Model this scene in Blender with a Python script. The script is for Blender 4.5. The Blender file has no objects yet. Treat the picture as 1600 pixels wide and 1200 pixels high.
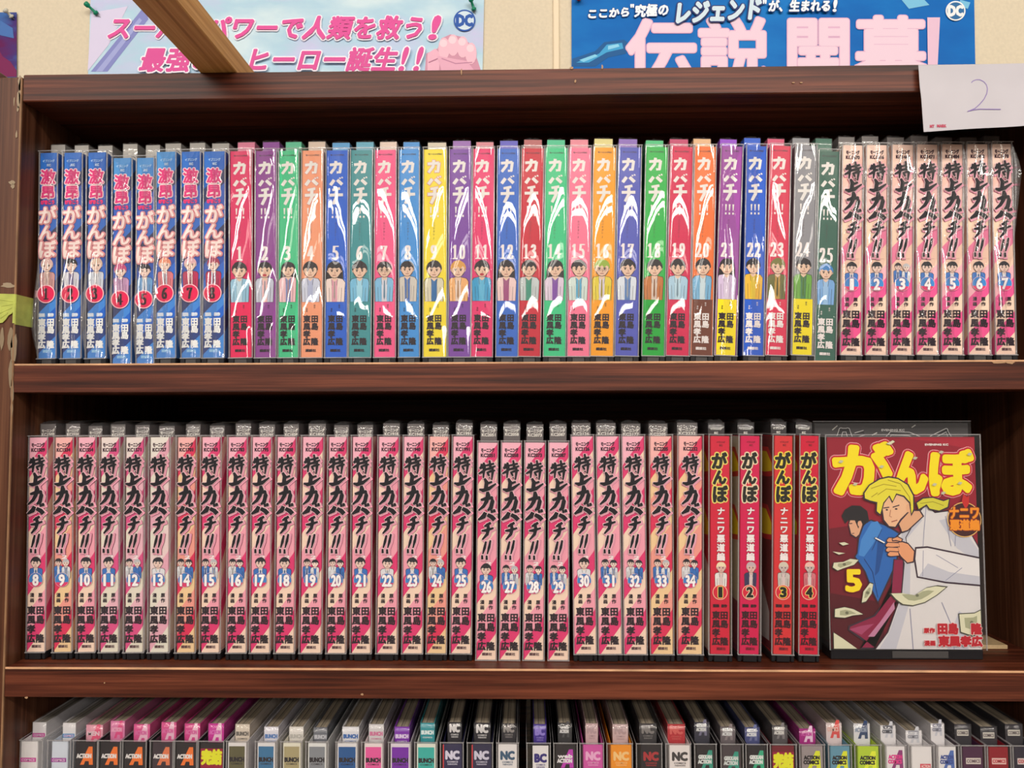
import bpy, math, random
import numpy as np
from mathutils import Vector, Matrix, noise

# ------------------------------------------------------------------ camera, light, exposure
sc = bpy.context.scene
COL = sc.collection
FPX = 1140.0
CP = np.array([0.4272, -0.60375, -0.04687]); YAW, PIT, ROL = 0.01858, 0.04765, -0.00253
_fw = np.array([-math.sin(YAW)*math.cos(PIT), math.cos(YAW)*math.cos(PIT), math.sin(PIT)])
_r0 = np.array([math.cos(YAW), math.sin(YAW), 0.0]); _u0 = np.cross(_r0, _fw)
_rt = _r0*math.cos(ROL) + _u0*math.sin(ROL); _up = np.cross(_rt, _fw)
cam = bpy.data.cameras.new('camera'); camo = bpy.data.objects.new('camera', cam); COL.objects.link(camo)
camo.matrix_world = Matrix(((_rt[0], _up[0], -_fw[0], CP[0]), (_rt[1], _up[1], -_fw[1], CP[1]), (_rt[2], _up[2], -_fw[2], CP[2]), (0, 0, 0, 1)))
cam.sensor_width = 36; cam.lens = 36*FPX/1600; cam.clip_start = 0.01; cam.clip_end = 50
sc.camera = camo
sc.view_settings.view_transform = 'Standard'; sc.view_settings.look = 'None'
sc.view_settings.gamma = 1; sc.view_settings.use_curve_mapping = False
sc.view_settings.exposure = 0.14
sc.cycles.transparent_max_bounces = 24
sc.cycles.max_bounces = 6
W = bpy.data.worlds.new('world'); sc.world = W; W.use_nodes = True
W.node_tree.nodes['Background'].inputs[0].default_value = (1.0, 0.9, 0.79, 1)
W.node_tree.nodes['Background'].inputs[1].default_value = 0.16

def tube(y, z, x0, x1, w, power):
    l = bpy.data.lights.new('ceiling_tube', 'AREA'); l.shape = 'RECTANGLE'; l.size = x1-x0; l.size_y = w
    l.energy = power*(x1-x0)*w; l.color = (1.0, 0.94, 0.86)
    o = bpy.data.objects.new('ceiling_tube', l); COL.objects.link(o)
    o.location = ((x0+x1)/2, y, z)
    d = Vector((0, -y, -0.9*z-0.1)).normalized()
    o.rotation_euler = (-d).to_track_quat('Z', 'X').to_euler()
    q = (-d).to_track_quat('Z', 'Y'); o.rotation_euler = q.to_euler()
    return o
LP = 104.0
for (yy, x0, x1, w) in ((-1.75, -1.6, 2.6, .05), (-1.95, -1.6, 2.6, .05), (-3.42, -2.6, 3.4, .034), (-3.62, -2.6, 3.4, .034),
                        (-4.62, -3, 4, .034), (-4.84, -3, 4, .034), (-6.9, -3, 4, .04), (-7.1, -3, 4, .04)):
    tube(yy, 1.17, x0, x1, w, LP*(.22 if -5 < yy < -4 else .6 if yy < -5 else 1))

# ------------------------------------------------------------------ projection helpers
def proj(p):
    d = np.array(p)-CP; z = d@_fw
    return 800+FPX*(d@_rt)/z, 600-FPX*(d@_up)/z
def at(px, py, Y):
    d = _fw + _rt*(px-800)/FPX - _up*(py-600)/FPX
    t = (Y-CP[1])/d[1]; p = CP+d*t
    return Vector((p[0], Y, p[2]))
def xat(px, Y, z):
    a, b = 0.0, 0.86
    fa, fb = proj((a, Y, z))[0]-px, proj((b, Y, z))[0]-px
    for _ in range(4):
        c = b-fb*(b-a)/(fb-fa); a, fa, b = b, fb, c; fb = proj((b, Y, z))[0]-px
        if abs(fb) < 1e-4: break
    return b

# ------------------------------------------------------------------ materials
def lin(c):
    r = []
    for v in c[:3]:
        v = v/255.0; r.append(v/12.92 if v <= .04045 else ((v+.055)/1.055)**2.4)
    return (*r, 1)
MC = {}
def nm(name):
    m = bpy.data.materials.new(name); m.use_nodes = True
    nt = m.node_tree; return m, nt, nt.nodes['Principled BSDF'], nt.nodes, nt.links
def ink(c, rough=.55):
    c = tuple(int(v) for v in c)
    if (c, rough) in MC: return MC[(c, rough)]
    m, nt, b, N, L = nm('print_ink')
    b.inputs['Base Color'].default_value = lin(c); b.inputs['Roughness'].default_value = rough
    b.inputs['Specular IOR Level'].default_value = .25
    MC[(c, rough)] = m; return m
def ramp(N, stops, interp='CONSTANT'):
    r = N.new('ShaderNodeValToRGB'); r.color_ramp.interpolation = interp
    e = r.color_ramp.elements
    while len(e) > 1: e.remove(e[-1])
    e[0].position = stops[0][0]; e[0].color = lin(stops[0][1])
    for p, c in stops[1:]:
        x = e.new(p); x.color = lin(c)
    return r
def paper(name, col, amp=.06, scale=40, rough=.6):
    m, nt, b, N, L = nm(name)
    tc = N.new('ShaderNodeTexCoord'); nz = N.new('ShaderNodeTexNoise'); nz.inputs['Scale'].default_value = scale
    nz.inputs['Detail'].default_value = 3
    r = ramp(N, [(.3, tuple(v*(1-amp) for v in col)), (.7, tuple(min(255, v*(1+amp)) for v in col))], 'LINEAR')
    L.new(tc.outputs['Object'], nz.inputs['Vector']); L.new(nz.outputs['Fac'], r.inputs['Fac']); L.new(r.outputs['Color'], b.inputs['Base Color'])
    b.inputs['Roughness'].default_value = rough; b.inputs['Specular IOR Level'].default_value = .3
    return m
def stripes(name, k, stops, H=.182):
    """jacket print: diagonal bands that run round from the spine onto the covers"""
    m, nt, b, N, L = nm(name)
    tc = N.new('ShaderNodeTexCoord'); sp = N.new('ShaderNodeSeparateXYZ'); L.new(tc.outputs['Object'], sp.inputs[0])
    def mt(op, a, bb=None):
        n = N.new('ShaderNodeMath'); n.operation = op
        for i, v in enumerate((a, bb)):
            if v is None: continue
            if isinstance(v, (int, float)): n.inputs[i].default_value = v
            else: L.new(v, n.inputs[i])
        return n.outputs[0]
    u = mt('ADD', sp.outputs[0], mt('MULTIPLY', mt('SIGN', sp.outputs[0]), sp.outputs[1]))
    t = mt('ADD', mt('SUBTRACT', H, sp.outputs[2]), mt('MULTIPLY', u, k))
    t = mt('DIVIDE', t, H)
    r = ramp(N, stops); L.new(t, r.inputs['Fac']); L.new(r.outputs['Color'], b.inputs['Base Color'])
    b.inputs['Roughness'].default_value = .5; b.inputs['Specular IOR Level'].default_value = .25
    return m
def wood(name, c0, c1, c2, axis='X', rough=.45):
    m, nt, b, N, L = nm(name)
    tc = N.new('ShaderNodeTexCoord'); mp = N.new('ShaderNodeMapping')
    s = {'X': (1.2, 60, 60), 'Z': (60, 60, 1.2), 'Y': (60, 1.2, 60)}[axis]
    mp.inputs['Scale'].default_value = s
    nz = N.new('ShaderNodeTexNoise'); nz.inputs['Scale'].default_value = 2.2; nz.inputs['Detail'].default_value = 6; nz.inputs['Roughness'].default_value = .62
    nz2 = N.new('ShaderNodeTexNoise'); nz2.inputs['Scale'].default_value = 7; nz2.inputs['Detail'].default_value = 4
    mx = N.new('ShaderNodeMath'); mx.operation = 'MULTIPLY_ADD'; mx.inputs[1].default_value = .35
    L.new(tc.outputs['Object'], mp.inputs[0]); L.new(mp.outputs[0], nz.inputs['Vector']); L.new(mp.outputs[0], nz2.inputs['Vector'])
    L.new(nz2.outputs['Fac'], mx.inputs[0])
    ms = N.new('ShaderNodeMath'); ms.operation = 'MULTIPLY'; ms.inputs[1].default_value = .68; L.new(nz.outputs['Fac'], ms.inputs[0]); L.new(ms.outputs[0], mx.inputs[2])
    r = ramp(N, [(.38, c0), (.5, c1), (.63, c2)], 'LINEAR')
    L.new(mx.outputs[0], r.inputs['Fac']); L.new(r.outputs['Color'], b.inputs['Base Color'])
    bp = N.new('ShaderNodeBump'); bp.inputs['Strength'].default_value = .08; bp.inputs['Distance'].default_value = .001
    L.new(mx.outputs[0], bp.inputs['Height']); L.new(bp.outputs[0], b.inputs['Normal'])
    b.inputs['Roughness'].default_value = rough; b.inputs['Specular IOR Level'].default_value = .3
    return m
def plastic(name, bump=.15, scale=60, tint=(.97, .97, .97), haze=0.02, rough=.05, ior=1.6):
    m, nt, b, N, L = nm(name); N.remove(b)
    out = N['Material Output']
    tr = N.new('ShaderNodeBsdfTransparent'); tr.inputs[0].default_value = (*tint, 1)
    gl = N.new('ShaderNodeBsdfGlossy'); gl.inputs['Roughness'].default_value = rough
    df = N.new('ShaderNodeBsdfDiffuse'); df.inputs[0].default_value = (.72, .70, .72, 1)
    fr = N.new('ShaderNodeFresnel'); fr.inputs[0].default_value = ior
    tc = N.new('ShaderNodeTexCoord'); nz = N.new('ShaderNodeTexNoise'); nz.inputs['Scale'].default_value = scale; nz.inputs['Detail'].default_value = 2
    bp = N.new('ShaderNodeBump'); bp.inputs['Strength'].default_value = bump; bp.inputs['Distance'].default_value = .002
    L.new(tc.outputs['Object'], nz.inputs['Vector']); L.new(nz.outputs['Fac'], bp.inputs['Height'])
    ge = N.new('ShaderNodeNewGeometry'); mi_ = N.new('ShaderNodeMix'); mi_.inputs[2].default_value = ior; mi_.inputs[3].default_value = 1/ior
    L.new(ge.outputs['Backfacing'], mi_.inputs[0]); L.new(mi_.outputs[0], fr.inputs[0])
    for n in (gl, fr): L.new(bp.outputs[0], n.inputs['Normal'])
    m1 = N.new('ShaderNodeMixShader'); m1.inputs[0].default_value = haze; L.new(tr.outputs[0], m1.inputs[1]); L.new(df.outputs[0], m1.inputs[2])
    m2 = N.new('ShaderNodeMixShader'); L.new(fr.outputs[0], m2.inputs[0]); L.new(m1.outputs[0], m2.inputs[1]); L.new(gl.outputs[0], m2.inputs[2])
    L.new(m2.outputs[0], out.inputs['Surface'])
    return m
def pages(name, c):
    m, nt, b, N, L = nm(name)
    tc = N.new('ShaderNodeTexCoord'); mp = N.new('ShaderNodeMapping'); mp.inputs['Scale'].default_value = (900, 3, 3)
    nz = N.new('ShaderNodeTexNoise'); nz.inputs['Scale'].default_value = 1.0; nz.inputs['Detail'].default_value = 3
    r = ramp(N, [(.35, tuple(v*.62 for v in c)), (.6, c)], 'LINEAR')
    L.new(tc.outputs['Object'], mp.inputs[0]); L.new(mp.outputs[0], nz.inputs['Vector']); L.new(nz.outputs['Fac'], r.inputs['Fac'])
    L.new(r.outputs['Color'], b.inputs['Base Color']); b.inputs['Roughness'].default_value = .9
    return m

M_wood = wood('dark_walnut_laminate', (36, 13, 8), (80, 36, 22), (116, 60, 40), 'X')
M_woodv = wood('dark_walnut_laminate_upright', (58, 30, 17), (86, 50, 33), (106, 68, 47), 'Z')
M_edge = paper('worn_pale_edge', (205, 158, 122), .15, 30)
M_edgev = paper('worn_brown_edge', (138, 104, 76), .15, 30)
M_shell = plastic('clear_case_plastic', .006, 30, haze=.02, rough=.03)
M_film = plastic('clear_film', .003, 30, haze=.03, rough=.018)
M_wrap = plastic('crinkled_wrap', .15, 120, haze=.04, rough=.08)
M_rim = plastic('case_rim_plastic', .2, 60, tint=(.85, .85, .86), haze=.26, rough=.15)
M_black = ink((30, 29, 32), .35)
M_dkgrey = ink((72, 70, 70), .35)
M_page = pages('page_edges', (188, 172, 146))
M_page2 = pages('page_edges_grey', (160, 152, 140))

# ------------------------------------------------------------------ object helpers
def tag(o, label=None, cat=None, group=None, kind=None):
    if label: o['label'] = label
    if cat: o['category'] = cat
    if group: o['group'] = group
    if kind: o['kind'] = kind
    return o
def empty(name, loc, rot=(0, 0, 0)):
    o = bpy.data.objects.new(name, None); COL.objects.link(o); o.location = loc; o.rotation_euler = rot; o.empty_display_size = .02
    return o
def link(name, me, parent=None, loc=None):
    o = bpy.data.objects.new(name, me); COL.objects.link(o); o.parent = parent
    if loc is not None: o.location = loc
    return o
class MB:
    def __init__(s): s.v = []; s.f = []; s.m = []; s.mats = []; s.smooth = []
    def mi(s, mat):
        if mat not in s.mats: s.mats.append(mat)
        return s.mats.index(mat)
    def add(s, vs, fs, mat, sm=False):
        n = len(s.v); s.v += [tuple(v) for v in vs]; k = s.mi(mat)
        for f in fs: s.f.append([n+i for i in f]); s.m.append(k); s.smooth.append(sm)
    def box(s, x0, x1, y0, y1, z0, z1, mat, bev=0):
        if bev <= 0:
            vs = [(x, y, z) for z in (z0, z1) for y in (y0, y1) for x in (x0, x1)]
            s.add(vs, [(0, 2, 3, 1), (4, 5, 7, 6), (0, 1, 5, 4), (2, 6, 7, 3), (0, 4, 6, 2), (1, 3, 7, 5)], mat); return
        b = bev; vs = []; 
        for (i, j, k) in [(i, j, k) for k in (0, 1) for j in (0, 1) for i in (0, 1)]:
            X = (x0, x1)[i]; Y = (y0, y1)[j]; Z = (z0, z1)[k]; dx = b*(1-2*i); dy = b*(1-2*j); dz = b*(1-2*k)
            vs += [(X, Y+dy, Z+dz), (X+dx, Y, Z+dz), (X+dx, Y+dy, Z)]
        ix = lambda i, j, k, a: (i+2*j+4*k)*3+a
        fs = []
        for i in (0, 1):
            q = [ix(i, 0, 0, 0), ix(i, 1, 0, 0), ix(i, 1, 1, 0), ix(i, 0, 1, 0)]; fs.append(q if i else q[::-1])
            q = [ix(0, i, 0, 1), ix(1, i, 0, 1), ix(1, i, 1, 1), ix(0, i, 1, 1)]; fs.append(q[::-1] if i else q)
            q = [ix(0, 0, i, 2), ix(1, 0, i, 2), ix(1, 1, i, 2), ix(0, 1, i, 2)]; fs.append(q if i else q[::-1])
        for i in (0, 1):
            for j in (0, 1):
                q = [ix(i, j, 0, 0), ix(i, j, 0, 1), ix(i, j, 1, 1), ix(i, j, 1, 0)]; fs.append(q if (i ^ j) else q[::-1])
                q = [ix(i, 0, j, 0), ix(i, 0, j, 2), ix(i, 1, j, 2), ix(i, 1, j, 0)]; fs.append(q[::-1] if (i ^ j) else q)
                q = [ix(0, i, j, 1), ix(0, i, j, 2), ix(1, i, j, 2), ix(1, i, j, 1)]; fs.append(q if (i ^ j) else q[::-1])
                for k in (0, 1):
                    q = [ix(i, j, k, 0), ix(i, j, k, 1), ix(i, j, k, 2)]; fs.append(q if (i ^ j ^ k) == 1 else q[::-1])
        s.add(vs, fs, mat)
    def mesh(s, name):
        me = bpy.data.meshes.new(name); me.from_pydata(s.v, [], s.f)
        for m in s.mats: me.materials.append(m)
        me.polygons.foreach_set('material_index', s.m); me.polygons.foreach_set('use_smooth', s.smooth); me.update()
        return me
    def build(s, name, parent=None, loc=None): return link(name, s.mesh(name), parent, loc)

# ------------------------------------------------------------------ lettering
GC = {}
def glyph(txt):
    if txt in GC: return GC[txt]
    cu = bpy.data.curves.new('t', 'FONT'); cu.body = txt; cu.size = 1; cu.offset = .006; cu.resolution_u = 2
    o = bpy.data.objects.new('t', cu); COL.objects.link(o)
    bpy.context.view_layer.update()
    dg = bpy.context.evaluated_depsgraph_get()
    me = bpy.data.meshes.new_from_object(o.evaluated_get(dg))
    V = np.array([(v.co.x, v.co.y) for v in me.vertices]) if len(me.vertices) else np.zeros((0, 2))
    F = [tuple(p.vertices) for p in me.polygons]
    bpy.data.objects.remove(o); bpy.data.curves.remove(cu); bpy.data.meshes.remove(me)
    GC[txt] = (V, F); return GC[txt]
DIG = {'1': [[(.2, .16), (.52, .03)], [(.5, 0), (.5, 1)], [(.18, 1), (.86, 1)]],
 '2': [[(.1, .26), (.2, .07), (.48, 0), (.78, .08), (.84, .28), (.68, .52), (.38, .77), (.06, 1), (.9, 1), (.95, .84)]],
 '3': [[(.1, .18), (.42, 0), (.76, .1), (.78, .3), (.4, .45), (.84, .6), (.86, .85), (.5, 1), (.06, .9)]],
 '4': [[(.64, 1), (.64, 0), (.0, .7), (.96, .7)]],
 '5': [[(.9, 0), (.25, 0), (.16, .42), (.52, .36), (.86, .56), (.82, .86), (.44, 1), (.06, .9)]],
 '6': [[(.86, .02), (.5, .1), (.2, .38), (.08, .7), (.26, .95), (.5, 1), (.8, .9), (.86, .68), (.62, .46), (.3, .46), (.1, .62)]],
 '7': [[(.06, .18), (.1, .02), (.92, .02), (.6, .42), (.4, 1)]],
 '8': [[(.46, .46), (.16, .3), (.2, .08), (.48, 0), (.76, .08), (.78, .3), (.46, .46), (.1, .7), (.14, .92), (.46, 1), (.8, .92), (.84, .7), (.46, .46)]],
 '9': [[(.1, .98), (.46, .9), (.76, .62), (.88, .3), (.7, .05), (.46, 0), (.16, .1), (.1, .32), (.34, .54), (.66, .54), (.86, .38)]],
 '0': [[(.46, 0), (.16, .12), (.06, .5), (.16, .88), (.46, 1), (.78, .88), (.88, .5), (.78, .12), (.46, 0)]]}
# brush characters: strokes of (x, y, half width)
BR = {'特': [[(.14, .16, .05), (.05, .42, .02)], [(.0, .38, .02), (.1, .36, .06), (.44, .22, .02)], [(-.05, .72, .01), (.16, .62, .06), (.46, .44, .02)], [(.26, .08, .03), (.3, .3, .08), (.24, .96, .015)],
            [(.48, .22, .04), (.92, .12, .04)], [(.64, -.06, .03), (.72, .38, .07)], [(.42, .46, .04), (.7, .4, .06), (1.02, .26, .015)], [(.48, .66, .02), (.72, .58, .05), (1.0, .52, .015)], [(.84, .3, .04), (.86, .6, .06), (.8, 1.06, .02), (.64, .96, .01)], [(.54, .72, .05), (.62, .84, .02)]],
      '上': [[(.34, .0, .04), (.46, .3, .1), (.42, .78, .1)], [(.46, .42, .06), (.8, .26, .03)], [(.0, .9, .02), (.22, .98, .09), (.6, .84, .09), (1.06, .42, .015)]],
      'カ': [[(.56, -.02, .06), (.6, .16, .13), (.5, .5, .1), (.3, .78, .08), (-.02, 1.0, .02)], [(.14, .42, .04), (.4, .36, .09), (.84, .3, .09), (.9, .5, .11), (.8, .86, .11), (.6, 1.0, .03)]],
      'バ': [[(.4, .12, .08), (.3, .44, .12), (-.02, .74, .03)], [(.56, .3, .08), (.8, .48, .11), (.96, .72, .11)], [(.78, -.1, .04), (.82, .08, .05)], [(.94, -.16, .04), (.98, .02, .05)]],
      'チ': [[(.76, .04, .06), (.5, .16, .08), (.3, .24, .03)], [(.08, .5, .02), (.4, .48, .09), (.98, .34, .03)], [(.54, .08, .07), (.6, .4, .1), (.5, .7, .09), (.14, 1.0, .02)]],
      '!': [[(.6, .0, .06), (.42, .36, .12), (.2, .68, .02)], [(.1, .8, .06), (.12, .98, .09)]]}
BK = {'カ': [[(-.0, .3, .1), (.84, .22, .11)], [(.84, .2, .11), (.76, .86, .11), (.52, .88, .1)], [(.46, .0, .11), (.4, .5, .11), (.06, .96, .1)]],
      'バ': [[(.34, .24, .12), (.06, .86, .12)], [(.56, .24, .12), (.94, .8, .12)], [(.72, -.02, .05), (.82, .12, .05)], [(.88, -.1, .05), (.98, .04, .05)]],
      'チ': [[(.78, .06, .1), (.2, .14, .09)], [(.0, .44, .11), (1.0, .42, .11)], [(.52, .12, .12), (.52, .56, .12), (.26, .96, .11)]],
      '!': [[(.5, .0, .3), (.5, .62, .14)], [(.5, .8, .26), (.5, 1.0, .26)]]}
class Art:
    """flat print laid on a surface: f(u, v, d) gives the point at print coords u,v lifted d off it"""
    def __init__(s, f, d0=.00012, dd=.000022): s.f = f; s.d = d0; s.dd = dd; s.b = MB()
    def raw(s, pts, faces, col):
        s.b.add([s.f(u, v, s.d) for u, v in pts], faces, ink(col)); s.d += s.dd
    def poly(s, pts, col): s.raw(pts, [tuple(range(len(pts)))[::-1]], col)
    def rect(s, a, b, c, d, col): s.poly([(a, b), (c, b), (c, d), (a, d)], col)
    def ell(s, cx, cy, rx, ry, col, n=18, a0=0, a1=360):
        full = a1-a0 >= 360
        k = n if full else n+1
        s.poly([(cx+rx*math.cos(math.radians(a0+(a1-a0)*i/n)), cy+ry*math.sin(math.radians(a0+(a1-a0)*i/n))) for i in range(k)], col)
    def multi(s, groups, col):
        """many overlapping pieces of one colour, each a hair above the last"""
        for pts, faces in groups:
            s.b.add([s.f(u, v, s.d) for u, v in pts], faces, ink(col)); s.d += 4e-6
        s.d += s.dd
    def strokes(s, sts, x0, y0, x1, y1, col, grow=0, dx=0, dy=0):
        W_, H_ = x1-x0, y1-y0; G = []
        for st in sts:
            pts = []; fs = []
            P = [(x0+W_*p[0]+dx, y0+H_*p[1]+dy, p[2]*W_+grow) for p in st]
            # resample smooth for long strokes
            L_ = []
            R_ = []
            for i, (x, y, w) in enumerate(P):
                a = P[max(i-1, 0)]; b = P[min(i+1, len(P)-1)]
                tx, ty = b[0]-a[0], b[1]-a[1]; l = math.hypot(tx, ty) or 1; tx /= l; ty /= l
                ex = 0
                if i == 0: ex = -grow-.0*w
                if i == len(P)-1: ex = grow
                x += tx*ex; y += ty*ex
                L_.append((x-ty*w, y+tx*w)); R_.append((x+ty*w, y-tx*w))
            for i in range(len(P)-1):
                G.append(([L_[i], L_[i+1], R_[i+1], R_[i]], [(3, 2, 1, 0)]))
                if i > 0 and P[i][2] > 0:
                    x, y, w = P[i]
                    G.append(([(x+w*math.cos(k*math.pi/4), y+w*math.sin(k*math.pi/4)) for k in range(8)], [tuple(range(8))[::-1]]))
        s.multi(G, col)
    def line(s, p, w, col): s.strokes([[(x, y, w/2) for x, y in p]], 0, 0, 1, 1, col)
    def nib(s, paths, x0, y0, x1, y1, wx, wy, col, grow=0):
        G = []; W_ = x1-x0; H_ = y1-y0; a = wx/2+grow; b = wy/2+grow
        for p in paths:
            q = [(x0+wx/2+(W_-wx)*u, y0+wy/2+(H_-wy)*v) for u, v in p]
            for (ax, ay), (bx, by) in zip(q, q[1:]):
                if bx < ax: ax, ay, bx, by = bx, by, ax, ay
                if by >= ay: pts = [(ax-a, ay-b), (ax+a, ay-b), (bx+a, by-b), (bx+a, by+b), (bx-a, by+b), (ax-a, ay+b)]
                else: pts = [(bx-a, by-b), (bx+a, by-b), (bx+a, by+b), (ax+a, ay+b), (ax-a, ay+b), (ax-a, ay-b)]
                G.append((pts, [tuple(range(6))[::-1]]))
        s.multi(G, col)
    def serif(s, txt, cx, y0, y1, w, col, wx=.26, wy=.07, grow=0):
        H_ = y1-y0; n = len(txt); tot = w*n; x = cx-tot/2
        for ch in txt: s.nib(DIG[ch], x+w*.04, y0, x+w*.96, y1, w*wx, H_*wy, col, grow); x += w
    def txt(s, t, x0, y0, x1, y1, col, bold=0, em=False, shear=0, k=6):
        """fits text into the box; bold = dilation in print units"""
        V, F = glyph(t)
        if len(V) == 0: return
        if em: a = np.array([0.02, -.1]); b = np.array([.98, .86])
        else: a = V.min(0); b = V.max(0)
        uv = (V-a)/(b-a); X = x0+uv[:, 0]*(x1-x0); Y = y1-uv[:, 1]*(y1-y0); X = X+shear*(y1-Y)
        offs = [(0, 0)] if bold <= 0 else [(0, 0)]+[(bold*math.cos(i*2*math.pi/k), bold*math.sin(i*2*math.pi/k)) for i in range(k)]
        s.multi([(list(zip(X+ox, Y+oy)), F) for ox, oy in offs], col)
    def vert(s, t, cx, y0, size, pitch, col, bold=0, w=None, k=4):
        G = []; w = w or size
        for i, ch in enumerate(t):
            if ch == ' ': continue
            V, F = glyph(ch)
            if len(V) == 0: continue
            a = np.array([0.02, -.1]); b = np.array([.98, .86]); uv = (V-a)/(b-a)
            if ch in 'ー-': uv = np.stack([1-uv[:, 1], 1-uv[:, 0]], 1)[:, ::1]; uv[:, 0] = 1-uv[:, 0]
            X = cx-w/2+uv[:, 0]*w; Y = y0+i*pitch+size-uv[:, 1]*size
            for ox, oy in ([(0, 0)] if bold <= 0 else [(bold*math.cos(q*2*math.pi/k+.78), bold*math.sin(q*2*math.pi/k+.78)) for q in range(k)]):
                G.append((list(zip(X+ox, Y+oy)), F))
        s.multi(G, col)
    def mesh(s, name): return s.b.mesh(name)
    def build(s, name, parent=None, loc=None): return s.b.build(name, parent, loc)
JH = .182
def spine_map(top):
    return lambda u, v, d: (u*.001, -d, top-v*.001)
PM = {}
def shared(key, name, fn, d0):
    """print mesh shared by alike books (object origin at the jacket's foot)"""
    if key not in PM:
        a = Art(spine_map(JH), d0); fn(a); PM[key] = a.mesh(name)
    return PM[key]

# ------------------------------------------------------------------ portraits: generic little figures
SK = (232, 196, 172)
def figure(a, cx, y0, y1, w, rng, hair, cloth, cloth2, style=None, skin=SK):
    """a plain generic head and shoulders; box centre cx, top y0, foot y1, width w"""
    H_ = y1-y0; hw = w*.34*(1 if H_ > w*1.2 else .9); hh = min(H_*.23, hw*1.2); hy = y0+hh*1.05; style = rng.randrange(4) if style is None else style
    O = (60, 50, 55); cx0 = cx; cx = cx+rng.uniform(-.05, .05)*w
    sh = hy+hh*1.15
    if style == 1:  # long hair behind
        a.poly([(cx-hw*1.3, hy), (cx-hw*1.45, sh+hh*.9), (cx-hw*.7, sh+hh*.7), (cx+hw*.8, sh+hh*.8), (cx+hw*1.4, sh+hh*.8), (cx+hw*1.3, hy)], hair)
    body = [(cx0-w*.46, y1), (cx0-w*.5, sh+H_*.08), (cx-w*.42, sh+.1), (cx-w*.1, sh-H_*.03), (cx+w*.1, sh-H_*.03), (cx+w*.42, sh+.1), (cx0+w*.5, sh+H_*.08), (cx0+w*.46, y1)]
    a.poly([(x+(x-cx0)*.05, y-.35 if y < y1 else y) for x, y in body], O); a.poly(body, cloth)
    a.poly([(cx-hw*.38, hy+hh*.6), (cx+hw*.38, hy+hh*.6), (cx+hw*.42, sh), (cx, sh+H_*.06), (cx-hw*.42, sh)], skin)
    a.poly([(cx-hw*.45, sh-.1), (cx, sh+H_*.07), (cx+hw*.45, sh-.1), (cx+w*.14, y1), (cx-w*.14, y1)], cloth2)
    if rng.random() < .5:
        a.poly([(cx-.5, sh+H_*.06), (cx+.5, sh+H_*.06), (cx+.8, y1-H_*.12), (cx, y1-H_*.04), (cx-.8, y1-H_*.12)], tuple(int(v*.7) for v in cloth))
    for sx in (-1, 1):
        a.line([(cx+sx*hw*.5, sh), (cx+sx*w*.12, sh+H_*.16)], .28, O)
        a.line([(cx0+sx*w*.33, sh+H_*.22), (cx0+sx*w*.3, y1)], .25, O)
        a.line([(cx0+sx*w*.2, sh+H_*.2), (cx0+sx*w*.14, y1-H_*.05)], .2, tuple(int(v*.75) for v in cloth))
        a.ell(cx+sx*hw*1.0, hy+hh*.1, hw*.18, hh*.2, skin, 8)
    a.ell(cx, hy, hw*1.05, hh*1.04, O, 18)
    a.poly([(cx-hw, hy-hh*.4), (cx-hw*.96, hy+hh*.3), (cx-hw*.5, hy+hh*.85), (cx, hy+hh), (cx+hw*.5, hy+hh*.85), (cx+hw*.96, hy+hh*.3), (cx+hw, hy-hh*.4), (cx, hy-hh)], skin)
    # hair cap with a jagged fringe
    top = [(cx+hw*1.22*math.cos(math.radians(t)), hy-hh*.12+hh*1.08*math.sin(math.radians(t))*(1+.06*rng.uniform(-1, 1))) for t in range(180, 361, 20)]
    fr = []
    for i in range(7):
        t = 1-i/6*2; fr.append((cx+hw*1.02*t, hy-hh*(.38 if i % 2 else .12)+rng.uniform(-.1, .1)*hh))
    a.poly(top+[(cx+hw*1.1, hy+hh*.1)]+fr+[(cx-hw*1.1, hy+hh*.1)], hair)
    for sx in (-1, 1):
        a.line([(cx+sx*hw*.62, hy-hh*.06), (cx+sx*hw*.22, hy-hh*.02)], hh*.1, O)
        a.ell(cx+sx*hw*.42, hy+hh*.12, hw*.13, hh*.1, (40, 34, 38), 8)
    a.line([(cx+hw*.02, hy+hh*.2), (cx+hw*.12, hy+hh*.44), (cx-.02, hy+hh*.46)], hh*.06, (150, 100, 90))
    if style == 2: a.ell(cx, hy+hh*.68, hw*.34, hh*.18, (190, 60, 70), 10)
    else: a.line([(cx-hw*.28, hy+hh*.68), (cx+hw*.28, hy+hh*.66)], hh*.08, (150, 70, 70))
    if style == 3:
        for sx in (-1, 1):
            e = [(cx+sx*hw*.42+hw*.3*math.cos(t*math.pi/5), hy+hh*.12+hh*.22*math.sin(t*math.pi/5)) for t in range(11)]
            a.line(e, .22, (90, 90, 100))

# ------------------------------------------------------------------ case parts
def jacket_mesh(w, h, mat, depth=.126, r=.0011, t=.0004):
    b = MB(); hw = w/2
    def path(o):
        R = r; p = [(-hw+o, depth)]
        for i in range(4):
            a = math.pi+math.pi/2*i/3; p.append((-hw+R+(R-o)*math.cos(a), R+(R-o)*math.sin(a)))
        for i in range(4):
            a = 1.5*math.pi+math.pi/2*i/3; p.append((hw-R+(R-o)*math.cos(a), R+(R-o)*math.sin(a)))
        p.append((hw-o, depth)); return p
    A = path(0); B = path(t); n = len(A)
    vs = [(x, y, 0) for x, y in A]+[(x, y, h) for x, y in A]+[(x, y, 0) for x, y in B]+[(x, y, h) for x, y in B]
    fs = []
    for i in range(n-1):
        fs += [(i, i+1, n+i+1, n+i), (2*n+i+1, 2*n+i, 3*n+i, 3*n+i+1), (n+i, n+i+1, 3*n+i+1, 3*n+i), (i+1, i, 2*n+i, 2*n+i+1)]
    fs += [(0, n, 3*n, 2*n), (n-1, 3*n-1, 4*n-1, 2*n-1)]
    b.add(vs, fs, mat); return b.mesh('jacket')
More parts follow.
